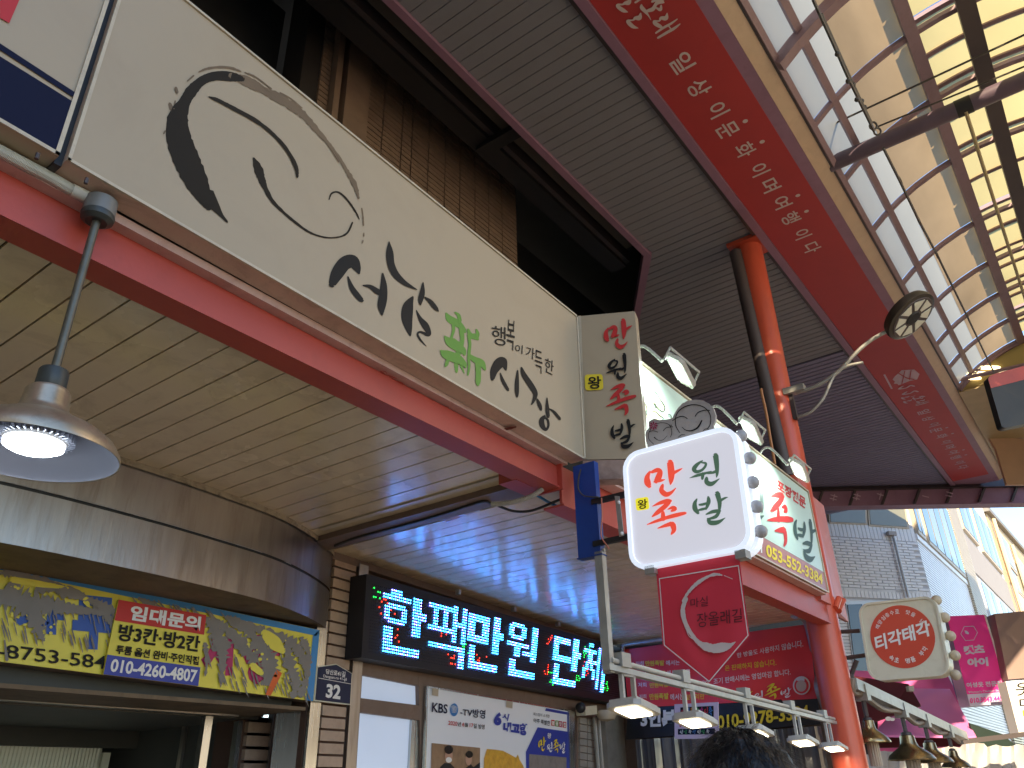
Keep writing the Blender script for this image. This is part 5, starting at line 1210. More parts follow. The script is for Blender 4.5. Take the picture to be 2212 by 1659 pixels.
# vault
VC = Vector((-.283*K, 2.118*K)); VR = 1.228*K
def V(x, th, dr=0.0):      # th from the crown, towards +y positive
    return Vector((x, VC.x + (VR+dr)*math.sin(th), VC.y + (VR+dr)*math.cos(th)))
TH0 = math.asin((.54*K - VC.x)/VR)
TH_P0 = math.asin((.40*K - VC.x)/VR); TH_P1 = math.asin((-.02*K - VC.x)/VR)
va = thing('arcade_vault', 'barrel vaulted arcade roof on mauve ribs, light and shade coloured into its sheet rows', 'roof', (5,-.5,5.8))
xs = [2.87, 3.382, 3.907, 4.485, 5.06, 5.64, 6.22, 6.80, 7.256]
sp = .575*K
XR = [2.87*K, 3.382*K, 3.907*K, 4.485*K, 5.227*K, 5.80*K, 6.30*K, 6.78*K, 7.22*K]
XR = [XR[0]-3*sp, XR[0]-2*sp, XR[0]-sp] + XR
def arc(x, a, b, n_, dr=0.0): return [V(x, a + (b-a)*k/n_, dr) for k in range(n_+1)]
def ribm(x, a, b, w, d, dr=0.0, n_=14):
    m_ = MB(); vs = []
    for k in range(n_+1):
        th = a + (b-a)*k/n_; r_ = Vector((0, math.sin(th), math.cos(th))); p = V(x, th, dr)
        vs += [p + X*w, p - X*w, p - X*w - r_*d, p + X*w - r_*d]
    fs = [(4*k+i, 4*k+(i+1)%4, 4*k+4+(i+1)%4, 4*k+4+i) for k in range(n_) for i in range(4)] + [(0,1,2,3), (4*n_+3,4*n_+2,4*n_+1,4*n_)]
    return m_.add(vs, fs)
for i, x in enumerate(XR):
    big = abs(x-2.87*K) < .01
    ribm(x, -TH0, TH0, .055 if big else .030, .11 if big else .045).build('rib', m_rib, va)
xa, xb = XR[0], XR[-1]
for th, w, d, m_, nm in ((TH_P0,.035,.05,m_rib,'purlin'),(TH_P1,.055,.09,m_rib,'purlin'),(-TH_P0,.035,.05,m_rib,'purlin'),(TH0-.012,.03,.05,m_rib,'purlin'),(-TH0+.012,.03,.05,m_rib,'purlin')):
    p = V(0, th); r_ = Vector((0, math.sin(th), math.cos(th))); t_ = Vector((0, r_.z, -r_.y))
    MB().prism([Vector((xa,p.y,p.z)) + t_*w - r_*.004, Vector((xa,p.y,p.z)) - t_*w - r_*.004, Vector((xa,p.y,p.z)) - t_*w - r_*d, Vector((xa,p.y,p.z)) + t_*w - r_*d], (xb-xa,0,0)).build(nm, m_, va)
y2 = VC.x + .02; MB().span((xa,y2-.075,VC.y+VR-.20),(xb,y2+.075,VC.y+VR-.06)).build('ridge_beam', m_darksteel, va)
MB().span((xa,y2-.98,VC.y+VR-.30),(xb,y2-.90,VC.y+VR-.20)).build('purlin', m_rib, va)
def pane(xa_, xb_, a, b, dr, m_, n_=5, th=.008):
    mb = MB(); vs = []
    for k in range(n_+1):
        for xx_ in (xa_, xb_): vs.append(V(xx_, a+(b-a)*k/n_, dr))
    mb.add(vs, [(2*k, 2*k+1, 2*k+3, 2*k+2) for k in range(n_)])
    return mb.build('pane', m_, va, smooth=True)
rn = random.Random(11)
for i in range(len(XR)-1):
    a, b = XR[i]+.02, XR[i+1]-.02
    pane(a, b, TH0, TH_P0, .01, m_whitepane); thm = TH_P0 + (TH_P1-TH_P0)*.30
    pane(a, b, TH_P0, thm, .01, m_whitepane); pane(a, b, thm, TH_P1, .012, m_amberpane, 6)
    pane(a, b, -TH0, -TH_P0, .01, m_whitepane); pane(a, b, -TH_P0, -TH_P1, .01, m_amberpane, 6)
    # raised ridge: two sheets per bay, lapped, with a sliver of open sky at the edge
    mid = (a+b)/2
    for (p_, q_) in ((a-.02, mid-.012), (mid+.012, b+.02 if i % 3 else b-.05)):
        dz_ = .10 + rn.uniform(-.005,.01)
        pane(p_, q_, TH_P1+.02, 0.0, dz_, m_yelpane); pane(p_, q_, -.01, -TH_P1+.03, dz_, m_yelpane)
    ribm(mid, -TH_P1, TH_P1, .028, .045, .13, 8).build('ridge_rib', m_rib, va)
    ribm(a-.02, -TH_P1, TH_P1, .028, .045, .13, 8).build('ridge_rib', m_rib, va)
# gable end, end ceiling
XG = XR[-1]
gb = thing('gable_end', 'olive tinted arched gable closing the far end of the arcade vault', 'wall', (XG,-.5,5.8))
ga = [V(XG+.03, -TH0 + 2*TH0*k/24, -.06) for k in range(25)]
ribm(XG+.02, -TH0, TH0, .04, .09, .0).build('arch_rib', m_rib, gb)
MB().prism(ga, (.02,0,0)).build('sheet', m_olive, gb)
MB().span((XG-.05,VC.x-.04,5.86),(XG,VC.x+.04,VC.y+VR-.1)).build('post', m_rib, gb)
MB().tube([Vector((XG-.03,1.0,5.98)), Vector((XG-.03,VC.x,5.60+.3))], .035, 6).build('brace', m_rib, gb)
MB().span((XG+.05,-2.1,5.78),(19.4,1.03,5.86)).build('end_ceiling', mat('olive_end_ceiling',(.50,.40,.21),.5,var=.15,dirt=.2,ds=2), gb)
# reflections of warm lamps on the gable, put in as glowing plates
for (p, w_) in ((('G7',280,470),.26),(('G7',390,418),.26),(('G7',485,365),.24),(('G7',625,410),.10)):
    pass
PG7 = PX(XG-.02)
for k, (a, b) in enumerate((((155,458),(410,490)),((260,408),(520,440)),((368,352),(600,386)),((585,400),(665,428)))):
    q_ = [PG7.at(('G7',*p)) for p in ((a[0],a[1]),(b[0],a[1]),(b[0],b[1]),(a[0],b[1]))]
    o = MB().prism(rrect(q_, .3, 4), (.012,0,0)).build('warm_reflection_plate', g_reflect)
    tag(o, ('lowest glowing oval reflection plate on the olive gable, nearest the red banner','middle glowing oval reflection plate on the olive gable','highest long glowing oval reflection plate on the olive gable','smallest glowing oval reflection plate, half behind the hanging board')[k], 'lamp', 'glowing oval reflection plates on the gable')
PE_ = PD(13.9)
tp = MB().prism([PE_.at(('G7',*p)) for p in ((480,1050),(880,1080),(900,1530),(665,1530),(560,1180))], HEAD*.06).build('tan_end_panel', m_tanpanel); tag(tp, 'flat tan panel at the far end of the arcade above the cross fascia', 'panel')

# tie tube, wires, hanging rod, hanging board
tz = ZU + .10
ti = thing('tie_tube', 'violet brown steel tie tube crossing under the arcade vault', 'beam', (7.23,0,tz))
ta = PZ(tz).at((1790,357)); tb = PZ(tz).at((2212,172)); ta = Vector((ta.x, 1.06, tz)); tb = Vector((ta.x+(tb.x-ta.x)*0, -2.1, tz))
MB().tube([ta, tb], .085, 18).build('tube', m_tie, ti, smooth=True)
PTi = PX(ta.x-.09)
wc = PTi.at(('A3',1818,675)); MB().tube([Vector((ta.x,wc.y+.07,tz)), Vector((ta.x,wc.y-.07,tz))], .09, 18).build('black_wrap', m_black, ti, smooth=True)
rod_ = MB().tube([Vector((ta.x-.02,wc.y,tz-.08)), Vector((ta.x+5.4,wc.y,tz-.10))], .018, 8).build('hanging_rod', mat('pale_yellow_rod',(.42,.36,.20),.5,var=.1)); tag(rod_, 'thin pale rod running along the arcade below the tie tube', 'rod')
def wire(pts, r, label, m=m_wire): 
    o = MB().tube(pts, r, 5).build('wire', m); tag(o, label, 'wire'); return o
yz = wc.y
PWr = PY(.42)
wt = thing('twin_wires', 'twin steel wires with small clamps in the vault above the tie tube', 'wire', PWr.at(('A3',1080,520)))
MB().tube(catmull([PWr.at(('A3',845,0)), PWr.at(('A3',1000,340)), PWr.at(('A3',1080,520)), PWr.at(('A3',1240,850))], 4), .012, 5).build('strand', m_wire, wt)
MB().tube(catmull([PWr.at(('A3',900,90)), PWr.at(('A3',1015,345)), PWr.at(('A3',1105,545)), PWr.at(('A3',1225,800))], 4), .010, 5).build('strand', m_wire, wt)
for k, p in enumerate((('A3',1003,350),('A3',1073,525),('A3',1105,550),('A3',1130,645),('A3',1160,655),('A3',1178,695))): MB().ball(PWr.at(p), .020, 8, 6).build('clamp', m_wire, wt)
for p in (('A3',1235,815),('A3',1262,852)):
    c_ = PWr.at(p); MB().tube([c_ + RIGHT*.03*math.cos(a) + DOWN*.03*math.sin(a) for a in [2*math.pi*k/10 for k in range(11)]], .009, 5).build('shackle', m_wire, wt)
wt2 = thing('drop_wire', 'clamped steel wire from the tie tube down to the red and dark board', 'wire', PWr.at(('A3',1530,1430)))
MB().tube([PWr.at(('A3',1300,960)), PWr.at(('A3',1405,1170)), PWr.at(('A3',1530,1430)), PWr.at(('A3',1650,1655)), PWr.at(('B3',1840,385)), PWr.at(('B3',1985,690)), PWr.at(('B3',2025,770))], .012, 5).build('strand', m_wire, wt2)
for p in (('A3',1408,1168),('A3',1532,1432),('A3',1650,1655),('B3',1842,382),('B3',1988,690)): MB().box(PWr.at(p), (.04,.012,.016)).build('clamp', m_wire, wt2)
PZw = PZ(ZU+.25)
wire([PZw.at(('A3',845,865)), PZw.at(('A3',1650,490)), PZw.at(('A3',2300,185))], .011, 'thin dark wire crossing the vault above the tie tube')
wire([PZw.at(('A3',1265,820)), PZw.at(('A3',1950,540)), PZw.at(('A3',2300,395))], .010, 'thin dark wire running just above the tie tube')
PHb = PD(8.2)
hb_ = thing('hanging_board', 'rounded hanging board, red along the top and dark below, at the right edge', 'sign', PHb.at((2200,910)))
hq = [PHb.at(('G7',470,455)), PHb.at(('G7',1200,255)), PHb.at(('G7',1330,830)), PHb.at(('G7',620,975))]
rr2 = rrect(hq, .07, 4)
MB().prism(rr2, HEAD*.10).build('board', mat('dark_slate_board',(.035,.038,.04),.5,var=.15), hb_)
hr = [p - HEAD*.004 for p in rr2 if True]
top = [bil(hq,u,v)-HEAD*.004 for u, v in ((.0,.07),(.02,.02),(.07,0),(.93,0),(1,.07),(1,.24),(0,.24))]
MB().face(top).build('red_band', m_red, hb_)

# far cross fascia closing the arcade
PFa = PD(16.5)
cf = thing('cross_fascia', 'mauve sloping fascia with raised seams crossing the far end of the arcade', 'beam', PFa.at(('B3',1500,1560)))
def fa_(reg, x, y, d=16.5): return PD(d).at((reg, x, y))
MB().prism([fa_('B3',820,1515), fa_('B3',2900,1465), fa_('B3',2900,1590), fa_('B3',880,1622)], HEAD*.3).build('fascia', m_purple, cf)
MB().prism([fa_('B3',780,1445,16.6), fa_('B3',2900,1395,16.6), fa_('B3',2900,1475,16.4), fa_('B3',820,1518,16.4)], HEAD*.5).build('dark_upper_edge', m_darksteel, cf)
for k in range(9):
    x_ = 905 + k*210
    MB().prism([fa_('B3',x_,1512-k*4.5,16.45), fa_('B3',x_+16,1512-k*4.5,16.45), fa_('B3',x_-22,1618-k*5,16.45), fa_('B3',x_-38,1618-k*5,16.45)], HEAD*.06).build('seam', m_darksteel, cf)
fl_ = MB()
for k in range(8):
    for st in ([(960+k*150,1548-k*4,6),(1000+k*150,1560-k*4,8)],[(955+k*150,1570-k*4,7),(995+k*150,1580-k*4,6)],[(985+k*150,1545-k*4,6),(975+k*150,1585-k*4,6)]):
        if k not in (3,6) and rn.random() < .6: stroke(fl_, st, lambda x, y: fa_('B3', x, y, 16.44), 3)
fl_.build('faded_lettering', m_bannerfade, cf)

# ------------------------------------------------------------------ red banner wall of the next stall
P1 = PX(8.3); a_ = px('E2',140,515)
pa = PX(8.05).at(('E2',140,515)); pd_ = PX(8.32).at(('E2',1920,262)); 
bdir = Vector((pd_.x-pa.x, pd_.y-pa.y, 0)).normalized(); PBn = Pl(pa, Vector((bdir.y,-bdir.x,0)))
vb = thing('red_vinyl_banner', 'red vinyl banner with white and yellow notices hung across the stall side', 'banner', (8.2,3.4,.3))
TLb = PBn.at(('E2',130,512)); TRb = PBn.at(('E2',1925,262)); BRb = PBn.at(('E2',2010,985)); BLb = PBn.at(('E2',180,1075))
nu, nv = 16, 8; vs = []; fs = []
for j in range(nv+1):
    for i in range(nu+1):
        u, v = i/nu, j/nv; p = bil([TLb,TRb,BRb,BLb], u, v); vs.append(p + PBn.n*(-.012*math.sin(u*14+v*3) - .01*math.sin(v*8)))
for j in range(nv):
    for i in range(nu): fs.append((j*(nu+1)+i, j*(nu+1)+i+1, (j+1)*(nu+1)+i+1, (j+1)*(nu+1)+i))
MB().add(vs, fs).build('cloth', m_pennant2, vb, smooth=True)
PBt = Pl(pa + PBn.n*.035, PBn.n)
def bt(mb, s_, b_, pts): return text(mb, s_, b_, [PBt.at(('E2',*p)) for p in pts])
w1 = MB(); y1 = MB()
bt(w1,'1.저희',.01,[(225,625),(330,620),(332,670),(228,680)]); bt(y1,'만원족발',.03,[(345,620),(528,612),(530,665),(348,672)]); bt(w1,'에서는',.01,[(545,615),(678,608),(678,660),(548,665)])
bt(w1,'한 방울도 사용하지 않습니다.',.01,[(1230,545),(1870,415),(1875,485),(1235,590)])
bt(w1,'2.저희',.01,[(235,730),(350,725),(352,770),(238,778)]); bt(y1,'만원족발',.03,[(365,722),(540,712),(542,762),(368,770)]); bt(w1,'에서는 하루',.01,[(555,712),(780,698),(782,750),(558,762)])
bt(y1,'은 판매하지 않습니다.',.01,[(1115,665),(1610,600),(1615,665),(1118,718)])
bt(w1,'저희',.01,[(275,830),(355,828),(357,872),(278,876)]); bt(y1,'만원족발',.03,[(388,832),(568,820),(570,872),(390,882)]); bt(w1,'은 족발이',.01,[(785,820),(960,805),(962,855),(788,868)]); bt(w1,'조기 판매시에는 영업마감 합니다.',.01,[(1005,790),(1750,695),(1755,755),(1008,848)])
bt(w1,'저희',.01,[(285,945),(355,942),(357,985),(288,990)]); bt(y1,'만원족발',.03,[(385,938),(570,928),(572,990),(388,998)]); bt(w1,'에서는',.01,[(585,940),(720,935),(722,995),(588,1000)]); bt(y1,'앞다리만',.01,[(738,945),(915,935),(918,990),(740,998)])
w1.build('white_lettering', m_white, vb); y1.build('yellow_lettering', m_yellet, vb)
def bq4(x0, y0, x1, y1, s_=-.14): 
    return [PBt.at(('E2',x0,y0)), PBt.at(('E2',x1,y0+(x1-x0)*s_)), PBt.at(('E2',x1,y1+(x1-x0)*s_)), PBt.at(('E2',x0,y1))]
y1 = MB(); glyph(y1,'족',bq4(1500,850,1650,1000)); glyph(y1,'만',bq4(1255,905,1385,1030)); y1.build('yellow_brush_lettering', m_yellet, vb)
w1 = MB(); glyph(w1,'원',bq4(1390,920,1485,1010)); glyph(w1,'발',bq4(1655,890,1760,985)); w1.build('white_brush_lettering', m_white, vb)
eb_ = lambda x, y: PBt.at(('E2', x, y)); 
MB().face(ell(eb_, 1858, 858, 84, 90, 28)).build('badge', m_white, vb)
PBt2 = Pl(pa + PBn.n*.042, PBn.n); e3 = lambda x, y: PBt2.at(('E2', x, y))
MB().face(ell(e3, 1858, 860, 70, 76, 28)).build('badge_ring', m_pennant2, vb)
PBt3 = Pl(pa + PBn.n*.049, PBn.n); e4_ = lambda x, y: PBt3.at(('E2', x, y))
MB().face(ell(e4_, 1855, 862, 50, 56, 24)).build('badge_face', mat('pale_badge',(.66,.52,.44),.5,var=.05), vb)
MB().face([e4_(*p) for p in ((1812,812),(1815,780),(1850,772),(1885,785),(1888,812))]).build('badge_hat', m_white, vb)
bv_ = thing('black_vinyl_strip', 'black vinyl strip with large white and yellow figures below the red banner', 'banner', (8.2,3.4,.1))
BLc = PBn.at(('E2',150,1380)); BRc = PBn.at(('E2',2040,1230)); TRd = PBn.at(('E2',2008,975)); TLd = PBn.at(('E2',175,1060))
MB().prism([p - PBn.n*.02 for p in (TLd,TRd,BRc,BLc)], -PBn.n*.02).build('sheet', m_blackvinyl, bv_)
PBt = Pl(pa + PBn.n*.012, PBn.n)
w1 = MB(); bt(w1,'3인분',.05,[(298,1105),(640,1085),(640,1250),(302,1262)]); w1.build('white_lettering', m_white, bv_)
y1 = MB(); bt(y1,'010-9278-3384',.03,[(1040,1150),(1925,1045),(1935,1180),(1045,1280)]); y1.build('phone_number', m_yellet, bv_)
bp2 = thing('bright_poster', 'small bright poster with colourful hand lettering in front of the black strip', 'poster', (6.5,3.2,.2))
PBp = PX(7.2); b4 = [PBp.at(('E2',*p)) for p in ((628,1040),(1050,1018),(1058,1372),(630,1375))]
MB().prism(b4, (.012,0,0)).build('sheet', mat('pale_pink_paper',(.62,.52,.66),.4,var=.06), bp2)
rn = random.Random(9); palette = [mat('poster_%s' % n_, c, .5, var=.05) for n_, c in (('red',(.55,.03,.05)),('blue',(.05,.20,.50)),('orange',(.70,.25,.03)),('green',(.05,.35,.10)),('magenta',(.5,.03,.25)))]
def bpq(u0, v0, u1, v1, l): return [bil(b4,u,v)-X*l for u, v in ((u0,v0),(u1,v0),(u1,v1),(u0,v1))]
MB().face(bpq(.08,.72,.92,.88,.002)).build('dark_band', m_navy, bp2); MB().face(bpq(.14,.10,.90,.40,.002)).build('dark_band', m_ink, bp2)
for k in range(7): 
    gl2 = MB(); glyph(gl2, '만원족발'[k % 4], bpq(.15+k*.105,.12,.25+k*.105,.38,.004)); gl2.build('letter', palette[k % 5], bp2)
for k in range(8):
    gl2 = MB(); glyph(gl2, '발원만족'[k % 4], bpq(.08+k*.105,.44,.18+k*.105,.66,.004)); gl2.build('letter', palette[(k//3) % 5], bp2)
for k in range(7): 
    gl2 = MB(); glyph(gl2, '원발족만'[k % 4], bpq(.12+k*.1,.745,.20+k*.1,.86,.004)); gl2.build('letter', palette[(k+2) % 4] if k % 2 else m_white, bp2)
# stall end: conduit pipes, dark wall, clear curtain
ew = thing('stall_side_wall', 'dark stall side wall with clear plastic curtain behind the floodlights', 'wall', (8.5,3.4,GZ))
MB().prism([Vector((pa.x,pa.y,GZ))-PBn.n*.25+bdir*-1.2, Vector((pd_.x,pd_.y,GZ))-PBn.n*.25+bdir*.1, Vector((pd_.x,pd_.y,1.44))-PBn.n*.25+bdir*.1, Vector((pa.x,pa.y,1.44))-PBn.n*.25+bdir*-1.2], -PBn.n*.05).build('wall', m_frame, ew)
clr = mat('clear_plastic_curtain', (.10,.10,.11), .12, var=.4, vs=3, stretch=(6,6,.4), spec=.9)
vs = []; fs = []; n_ = 70
c0, c1 = PBn.at(('E2',250,1385)), PBn.at(('E2',2040,1250))
for i in range(n_+1):
    p = lerp(c0, c1, i/n_) + PBn.n*(.018*math.sin(i*1.7)+.012*math.sin(i*4.1)); vs += [Vector((p.x,p.y,-.9)), Vector((p.x,p.y,p.z))]
MB().add(vs, [(2*i,2*i+2,2*i+3,2*i+1) for i in range(n_)]).build('clear_curtain', clr, ew, smooth=True)
PCo = Pl(pa + PBn.n*.10, PBn.n)
cd = thing('wall_conduit', 'pale grey conduit bending round the top of the red vinyl banner', 'pipe', (8.2,3,1.2))
MB().tube(catmull([PCo.at(('E2',120,640)), PCo.at(('E2',130,500)), PCo.at(('E2',170,460)), PCo.at(('E2',500,410)), PCo.at(('E2',1360,275)), PCo.at(('E2',1800,170))], 6), .022, 8).build('pipe', m_galv, cd, smooth=True)
PCo2 = PY(2.5)
MB().tube(catmull([PCo2.at(('E2',1790,165)), PCo2.at(('E2',1880,190)), PCo2.at(('E2',1935,290)), PCo2.at(('E2',1985,500)), PCo2.at(('E2',2040,740)), PCo2.at(('E2',2030,880)), PCo2.at(('E2',2100,1090)), PCo2.at(('E2',2150,1330))], 6), .05, 10).build('pipe', m_galv, cd, smooth=True)
MB().tube([PCo2.at(('E2',1930,240)), PCo2.at(('E2',2090,1000))], .04, 8).build('pipe', m_darksteel, cd, smooth=True)
for k, p in enumerate((('E2',1985,425),('E2',2045,745),('E2',2110,1090))): MB().tube([PCo2.at(p)+Vector((0,0,.012)), PCo2.at(p)-Vector((0,0,.012))], .062, 10).build('cable_tie', m_black, cd)

# ------------------------------------------------------------------ second square sign on the red column
XS = 8.0; PSs = PX(XS)
s2 = thing('round_logo_sign', 'unlit cream square sign with a red disc and white lettering beside the red column', 'sign', (XS,1.6,.8))
q2 = [PSs.at(('C3',*p)) for p in ((1133,597),(1640,540),(1742,1058),(1212,1098))]
MB().prism(rrect(q2, .16, 6), (.20,0,0)).build('case', m_offwhite, s2)
ringprism(MB(), [p - X*.012 for p in q2], .16, .03, (.011,0,0)).build('frame', m_offwhite, s2)
def s2q(u, v, l=.004): return bil(q2, u, v) - X*l
ring = [s2q(.5+.40*math.cos(a), .475+.40*math.sin(a)) for a in [2*math.pi*k/48 for k in range(48)]]
MB().face(ring).build('red_disc', mat('brick_red_print',(.60,.07,.035),.45,var=.05), s2)
w1 = MB()
def s2r(cx, cy, w, h, rot=0, l=.008):
    c_, s_ = math.cos(rot), math.sin(rot); return [s2q(cx + x*c_ - y*s_, cy + x*s_ + y*c_, l) for x, y in ((-w,-h),(w,-h),(w,h),(-w,h))]
text(w1, '티각태각', .03, [s2q(.15,.44,.008), s2q(.86,.30,.008), s2q(.86,.50,.008), s2q(.15,.64,.008)])
for k, c in enumerate('해양심층수로 맛을 낸'):
    a = rad(-152 + k*12.2)
    if c != ' ': text(w1, c, .01, s2r(.5+.32*math.cos(a), .475+.32*math.sin(a), .026, .028, a+math.pi/2))
for k, c in enumerate('속초 명품 부각'):
    a = rad(124 - k*12.5)
    if c != ' ': text(w1, c, .02, s2r(.5+.31*math.cos(a), .475+.31*math.sin(a), .028, .032, a-math.pi/2))
w1.build('white_lettering', m_white, s2)
for (x_, y_) in ((1645,572),(1697,683),(1735,803),(1765,930),(1768,1056)):
    c_ = PX(XS+.10).at(('C3',x_,y_)); MB().ball(c_, .037 if False else .045, 16, 10).build('bulb', m_bulbtan, s2, smooth=True)
for a, b in (((1000,778),(1150,770)),((1040,948),(1190,928))): MB().tube([PX(XS+.08).at(('C3',*a)), PX(XS+.08).at(('C3',*b))], .020, 6).build('arm', m_darksteel, s2)
MB().tube([PX(XS+.08).at(('C3',1128,960)), PX(XS+.08).at(('C3',1095,1050)), PX(XS+.08).at(('C3',1110,1180))], .022, 6).build('arm', m_darksteel, s2)

# ------------------------------------------------------------------ brass lamps on their rail
Z4 = PX(7.95).at(('E4',340,770)).z; PZ4 = PZ(Z4)
ra, rb = PZ4.at(('E4',340,770)), PD(11.7).at(('E4',1560,1330))
br2 = thing('brass_lamp_rail', 'grey flat rail with brown conduit carrying the brass lamps right of the red column', 'rail', ra)
MB().prism([ra+Vector((0,-.05,.07)), ra+Vector((0,.05,.07)), ra+Vector((0,.05,-.03)), ra+Vector((0,-.05,-.03))], rb-ra).build('flat_bar', m_galv, br2)
def on_r(x_, y_):
    xd = px('E4', x_, y_)[0]; lo_, hi_ = 0., 1.
    for _ in range(40):
        m_ = (lo_+hi_)/2
        if proj(lerp(ra, rb, m_))[0] < xd: lo_ = m_
        else: hi_ = m_
    return lerp(ra, rb, lo_)
MB().tube(catmull([PX(7.95).at(('E4',345,690)), PX(7.97).at(('E4',350,830))] + [on_r(x_, 0) + Vector((0,0,-.04 - (.05 if k % 2 else 0))) for k, x_ in enumerate((440,640,850,1000,1110,1240,1370,1480))], 5), .028, 8).build('conduit', mat('brown_conduit',(.22,.16,.12),.5,var=.2), br2, smooth=True)
lampspec = [((440,905),(500,1130),(630,1375),.0,'nearest brass lamp, partly hidden by the red column'),((865,1090),(880,1290),(935,1560),0,'second brass lamp, the widest seen whole'),((1115,1195),(1150,1370),(1260,1590),0,'third brass lamp, overlapping behind the second'),((1375,1300),(1385,1460),(1490,1640),0,'farthest and smallest brass lamp on the rail')]
wid = [380,480,400,290]
for k, (jb, nk, rc, _, lab) in enumerate(lampspec):
    tpt = on_r(*jb); jb = (jb[0], (proj(tpt)[1]-1329.8)/.1984); dep = tpt.dot(FWD); mpd = dep/FPX*.1984        # units per E4 pixel at that distance
    cx_ = Vector((tpt.x, tpt.y, 0)); h_ = lambda y: tpt.z - (y - jb[1])*mpd*.92
    L_ = thing('brass_lamp', lab, 'lamp', (tpt.x,tpt.y,h_(rc[1]+90)), 'brass lamps hanging from the grey rail')
    R_ = wid[k]/2*mpd
    MB().box(tpt+Vector((0,0,-.02)), (.06,.06,.07)).build('junction_box', m_galv, L_)
    MB().tube([tpt-Vector((0,0,.05)), Vector((tpt.x,tpt.y,h_(nk[1]-30)))], .022, 8).build('rod', m_darksteel, L_, smooth=True)
    zn = h_(nk[1]); zr = h_(rc[1]); H_ = zn - zr
    MB().lathe((tpt.x,tpt.y,0), [(R_*.10,zn+.10*H_),(R_*.22,zn+.06*H_),(R_*.24,zn-.06*H_)], 16).build('socket', m_darksteel, L_, smooth=True)
    MB().lathe((tpt.x,tpt.y,0), [(R_*.20,zn-.02*H_),(R_*.30,zn-.06*H_),(R_*.34,zn-.35*H_),(R_*.42,zn-.50*H_),(R_*.68,zn-.66*H_),(R_*.90,zn-.82*H_),(R_,zn-.98*H_),(R_*.99,zn-1.02*H_),(R_*.86,zn-.84*H_),(R_*.62,zn-.69*H_),(R_*.3,zn-.55*H_)], 36).build('shade', m_brass, L_, smooth=True)
    fl2 = MB()
    for j in range(14):
        a = 2*math.pi*j/14; x_, y_ = tpt.x + R_*.27*math.cos(a), tpt.y + R_*.27*math.sin(a); fl2.tube([(x_,y_,zn-.7*H_),(x_,y_,zn-2.0*H_)], R_*.055, 6)
    fl2.lathe((tpt.x,tpt.y,0), [(R_*.26,zn-.7*H_),(R_*.26,zn-2.0*H_)], 16)
    fl2.build('fluted_glass', m_fluted, L_, smooth=True, kind='stuff')
bf = MB().prism([PD(11.9).at(('E4',*p)) for p in ((1540,1345),(2300,1255),(2300,1310),(1560,1400))], HEAD*.12).build('dark_cross_beam', m_darksteel); tag(bf, 'dark steel beam running to the right edge behind the brass lamps', 'beam')

# ------------------------------------------------------------------ pink clothes shop, awning, signs, tarpaulin
def dp_(reg, pts, d): return [PD(d).at((reg, *p)) for p in pts]
pk = thing('pink_shop_front', 'pink painted shop front behind the brass lamps', 'building', PD(15.5).at((2000,1700)))
MB().prism(dp_('E4', [(250,590),(1380,650),(1500,880),(1560,1500),(250,1500)], 15.5), HEAD*.5).build('wall', m_pinkwall, pk)
MB().prism(dp_('E4', [(600,1300),(1720,1330),(1730,1420),(600,1440)], 14.0), HEAD*.1).build('fascia', m_maroon, pk)
aw = thing('pink_awning', 'pink cloth awning with a dark maroon lining seen from below', 'awning', PD(13.5).at((2050,1590)))
va_ = dp_('E4', [(1010,792),(1405,798)], 14.8) + dp_('E4', [(1690,1310),(560,1300)], 13.0)
MB().prism(va_, Vector((0,0,-.03))).build('cloth', m_pinkawn, aw)
MB().prism(dp_('E4', [(330,668),(960,760)], 13.3) + dp_('E4', [(1090,990),(740,1110),(560,1175),(400,1300)], 12.6), Vector((0,0,.02))).build('lining', m_maroon, aw)
MB().prism(dp_('E4', [(955,765),(1010,760),(1018,825),(965,820)], 12.5), HEAD*.1).build('box', m_conduit, aw)
w1 = MB()
for cx_, cy_, r_ in ((735,1122,34),(780,1130,26),(900,1130,30),(965,1040,12),(1000,1050,10)): w1.face(ell(lambda x, y: PD(12.5).at(('E4',x,y)), cx_, cy_, r_, r_*.7, 14))
w1.build('white_print', m_white, aw)
hp_ = thing('hot_pink_sign', 'tall hot pink clothes shop sign with white lettering and a hexagon mark', 'sign', PD(14.2).at((2130,1520)))
hq = dp_('E4', [(1370,8),(1780,-10),(2075,955),(1625,985)], 14.2)
MB().prism(hq, HEAD*.35).build('case', m_lilac, hp_)
def hpq(u0, v0, u1, v1, l=.006): return [bil(hq,u,v)-HEAD*l for u, v in ((u0,v0),(u1,v0),(u1,v1),(u0,v1))]
MB().face(hpq(0,0,1,.875,.004)).build('pink_face', m_hotpink, hp_)
MB().prism(hpq(.985,0,1.03,1,.01), HEAD*.02).build('bright_edge', m_white, hp_)
def e4p(x, y): return PD(14.19).at(('E4', x, y))
def e4q(mb, s_, b_, pts): return text(mb, s_, b_, [e4p(*p) for p in pts])
w1 = MB(); e4q(w1,'캣츠',.06,[(1545,330),(1775,310),(1790,415),(1560,428)]); e4q(w1,'아이',.06,[(1590,465),(1815,450),(1828,548),(1600,560)]); e4q(w1,'여성옷 전문점',.03,[(1582,730),(1965,705),(1975,765),(1592,785)]); e4q(w1,"Women's Clothing Store",.02,[(1602,822),(1980,798),(1985,830),(1610,852)])
w1.build('white_lettering', m_lilac, hp_)
hx = MB(); hexp = [(1523,200),(1562,118),(1662,115),(1705,185),(1665,265),(1575,272)]
for i in range(6):
    a, b = hexp[i], hexp[(i+1)%6]; stroke(hx, [(a[0],a[1],6),((a[0]+b[0])/2,(a[1]+b[1])/2,6),(b[0],b[1],6)], e4p, 2)
hx.face([e4p(*p) for p in ((1562,160),(1590,165),(1615,190),(1605,205),(1575,195))]); hx.build('hexagon_mark', m_lilac, hp_)
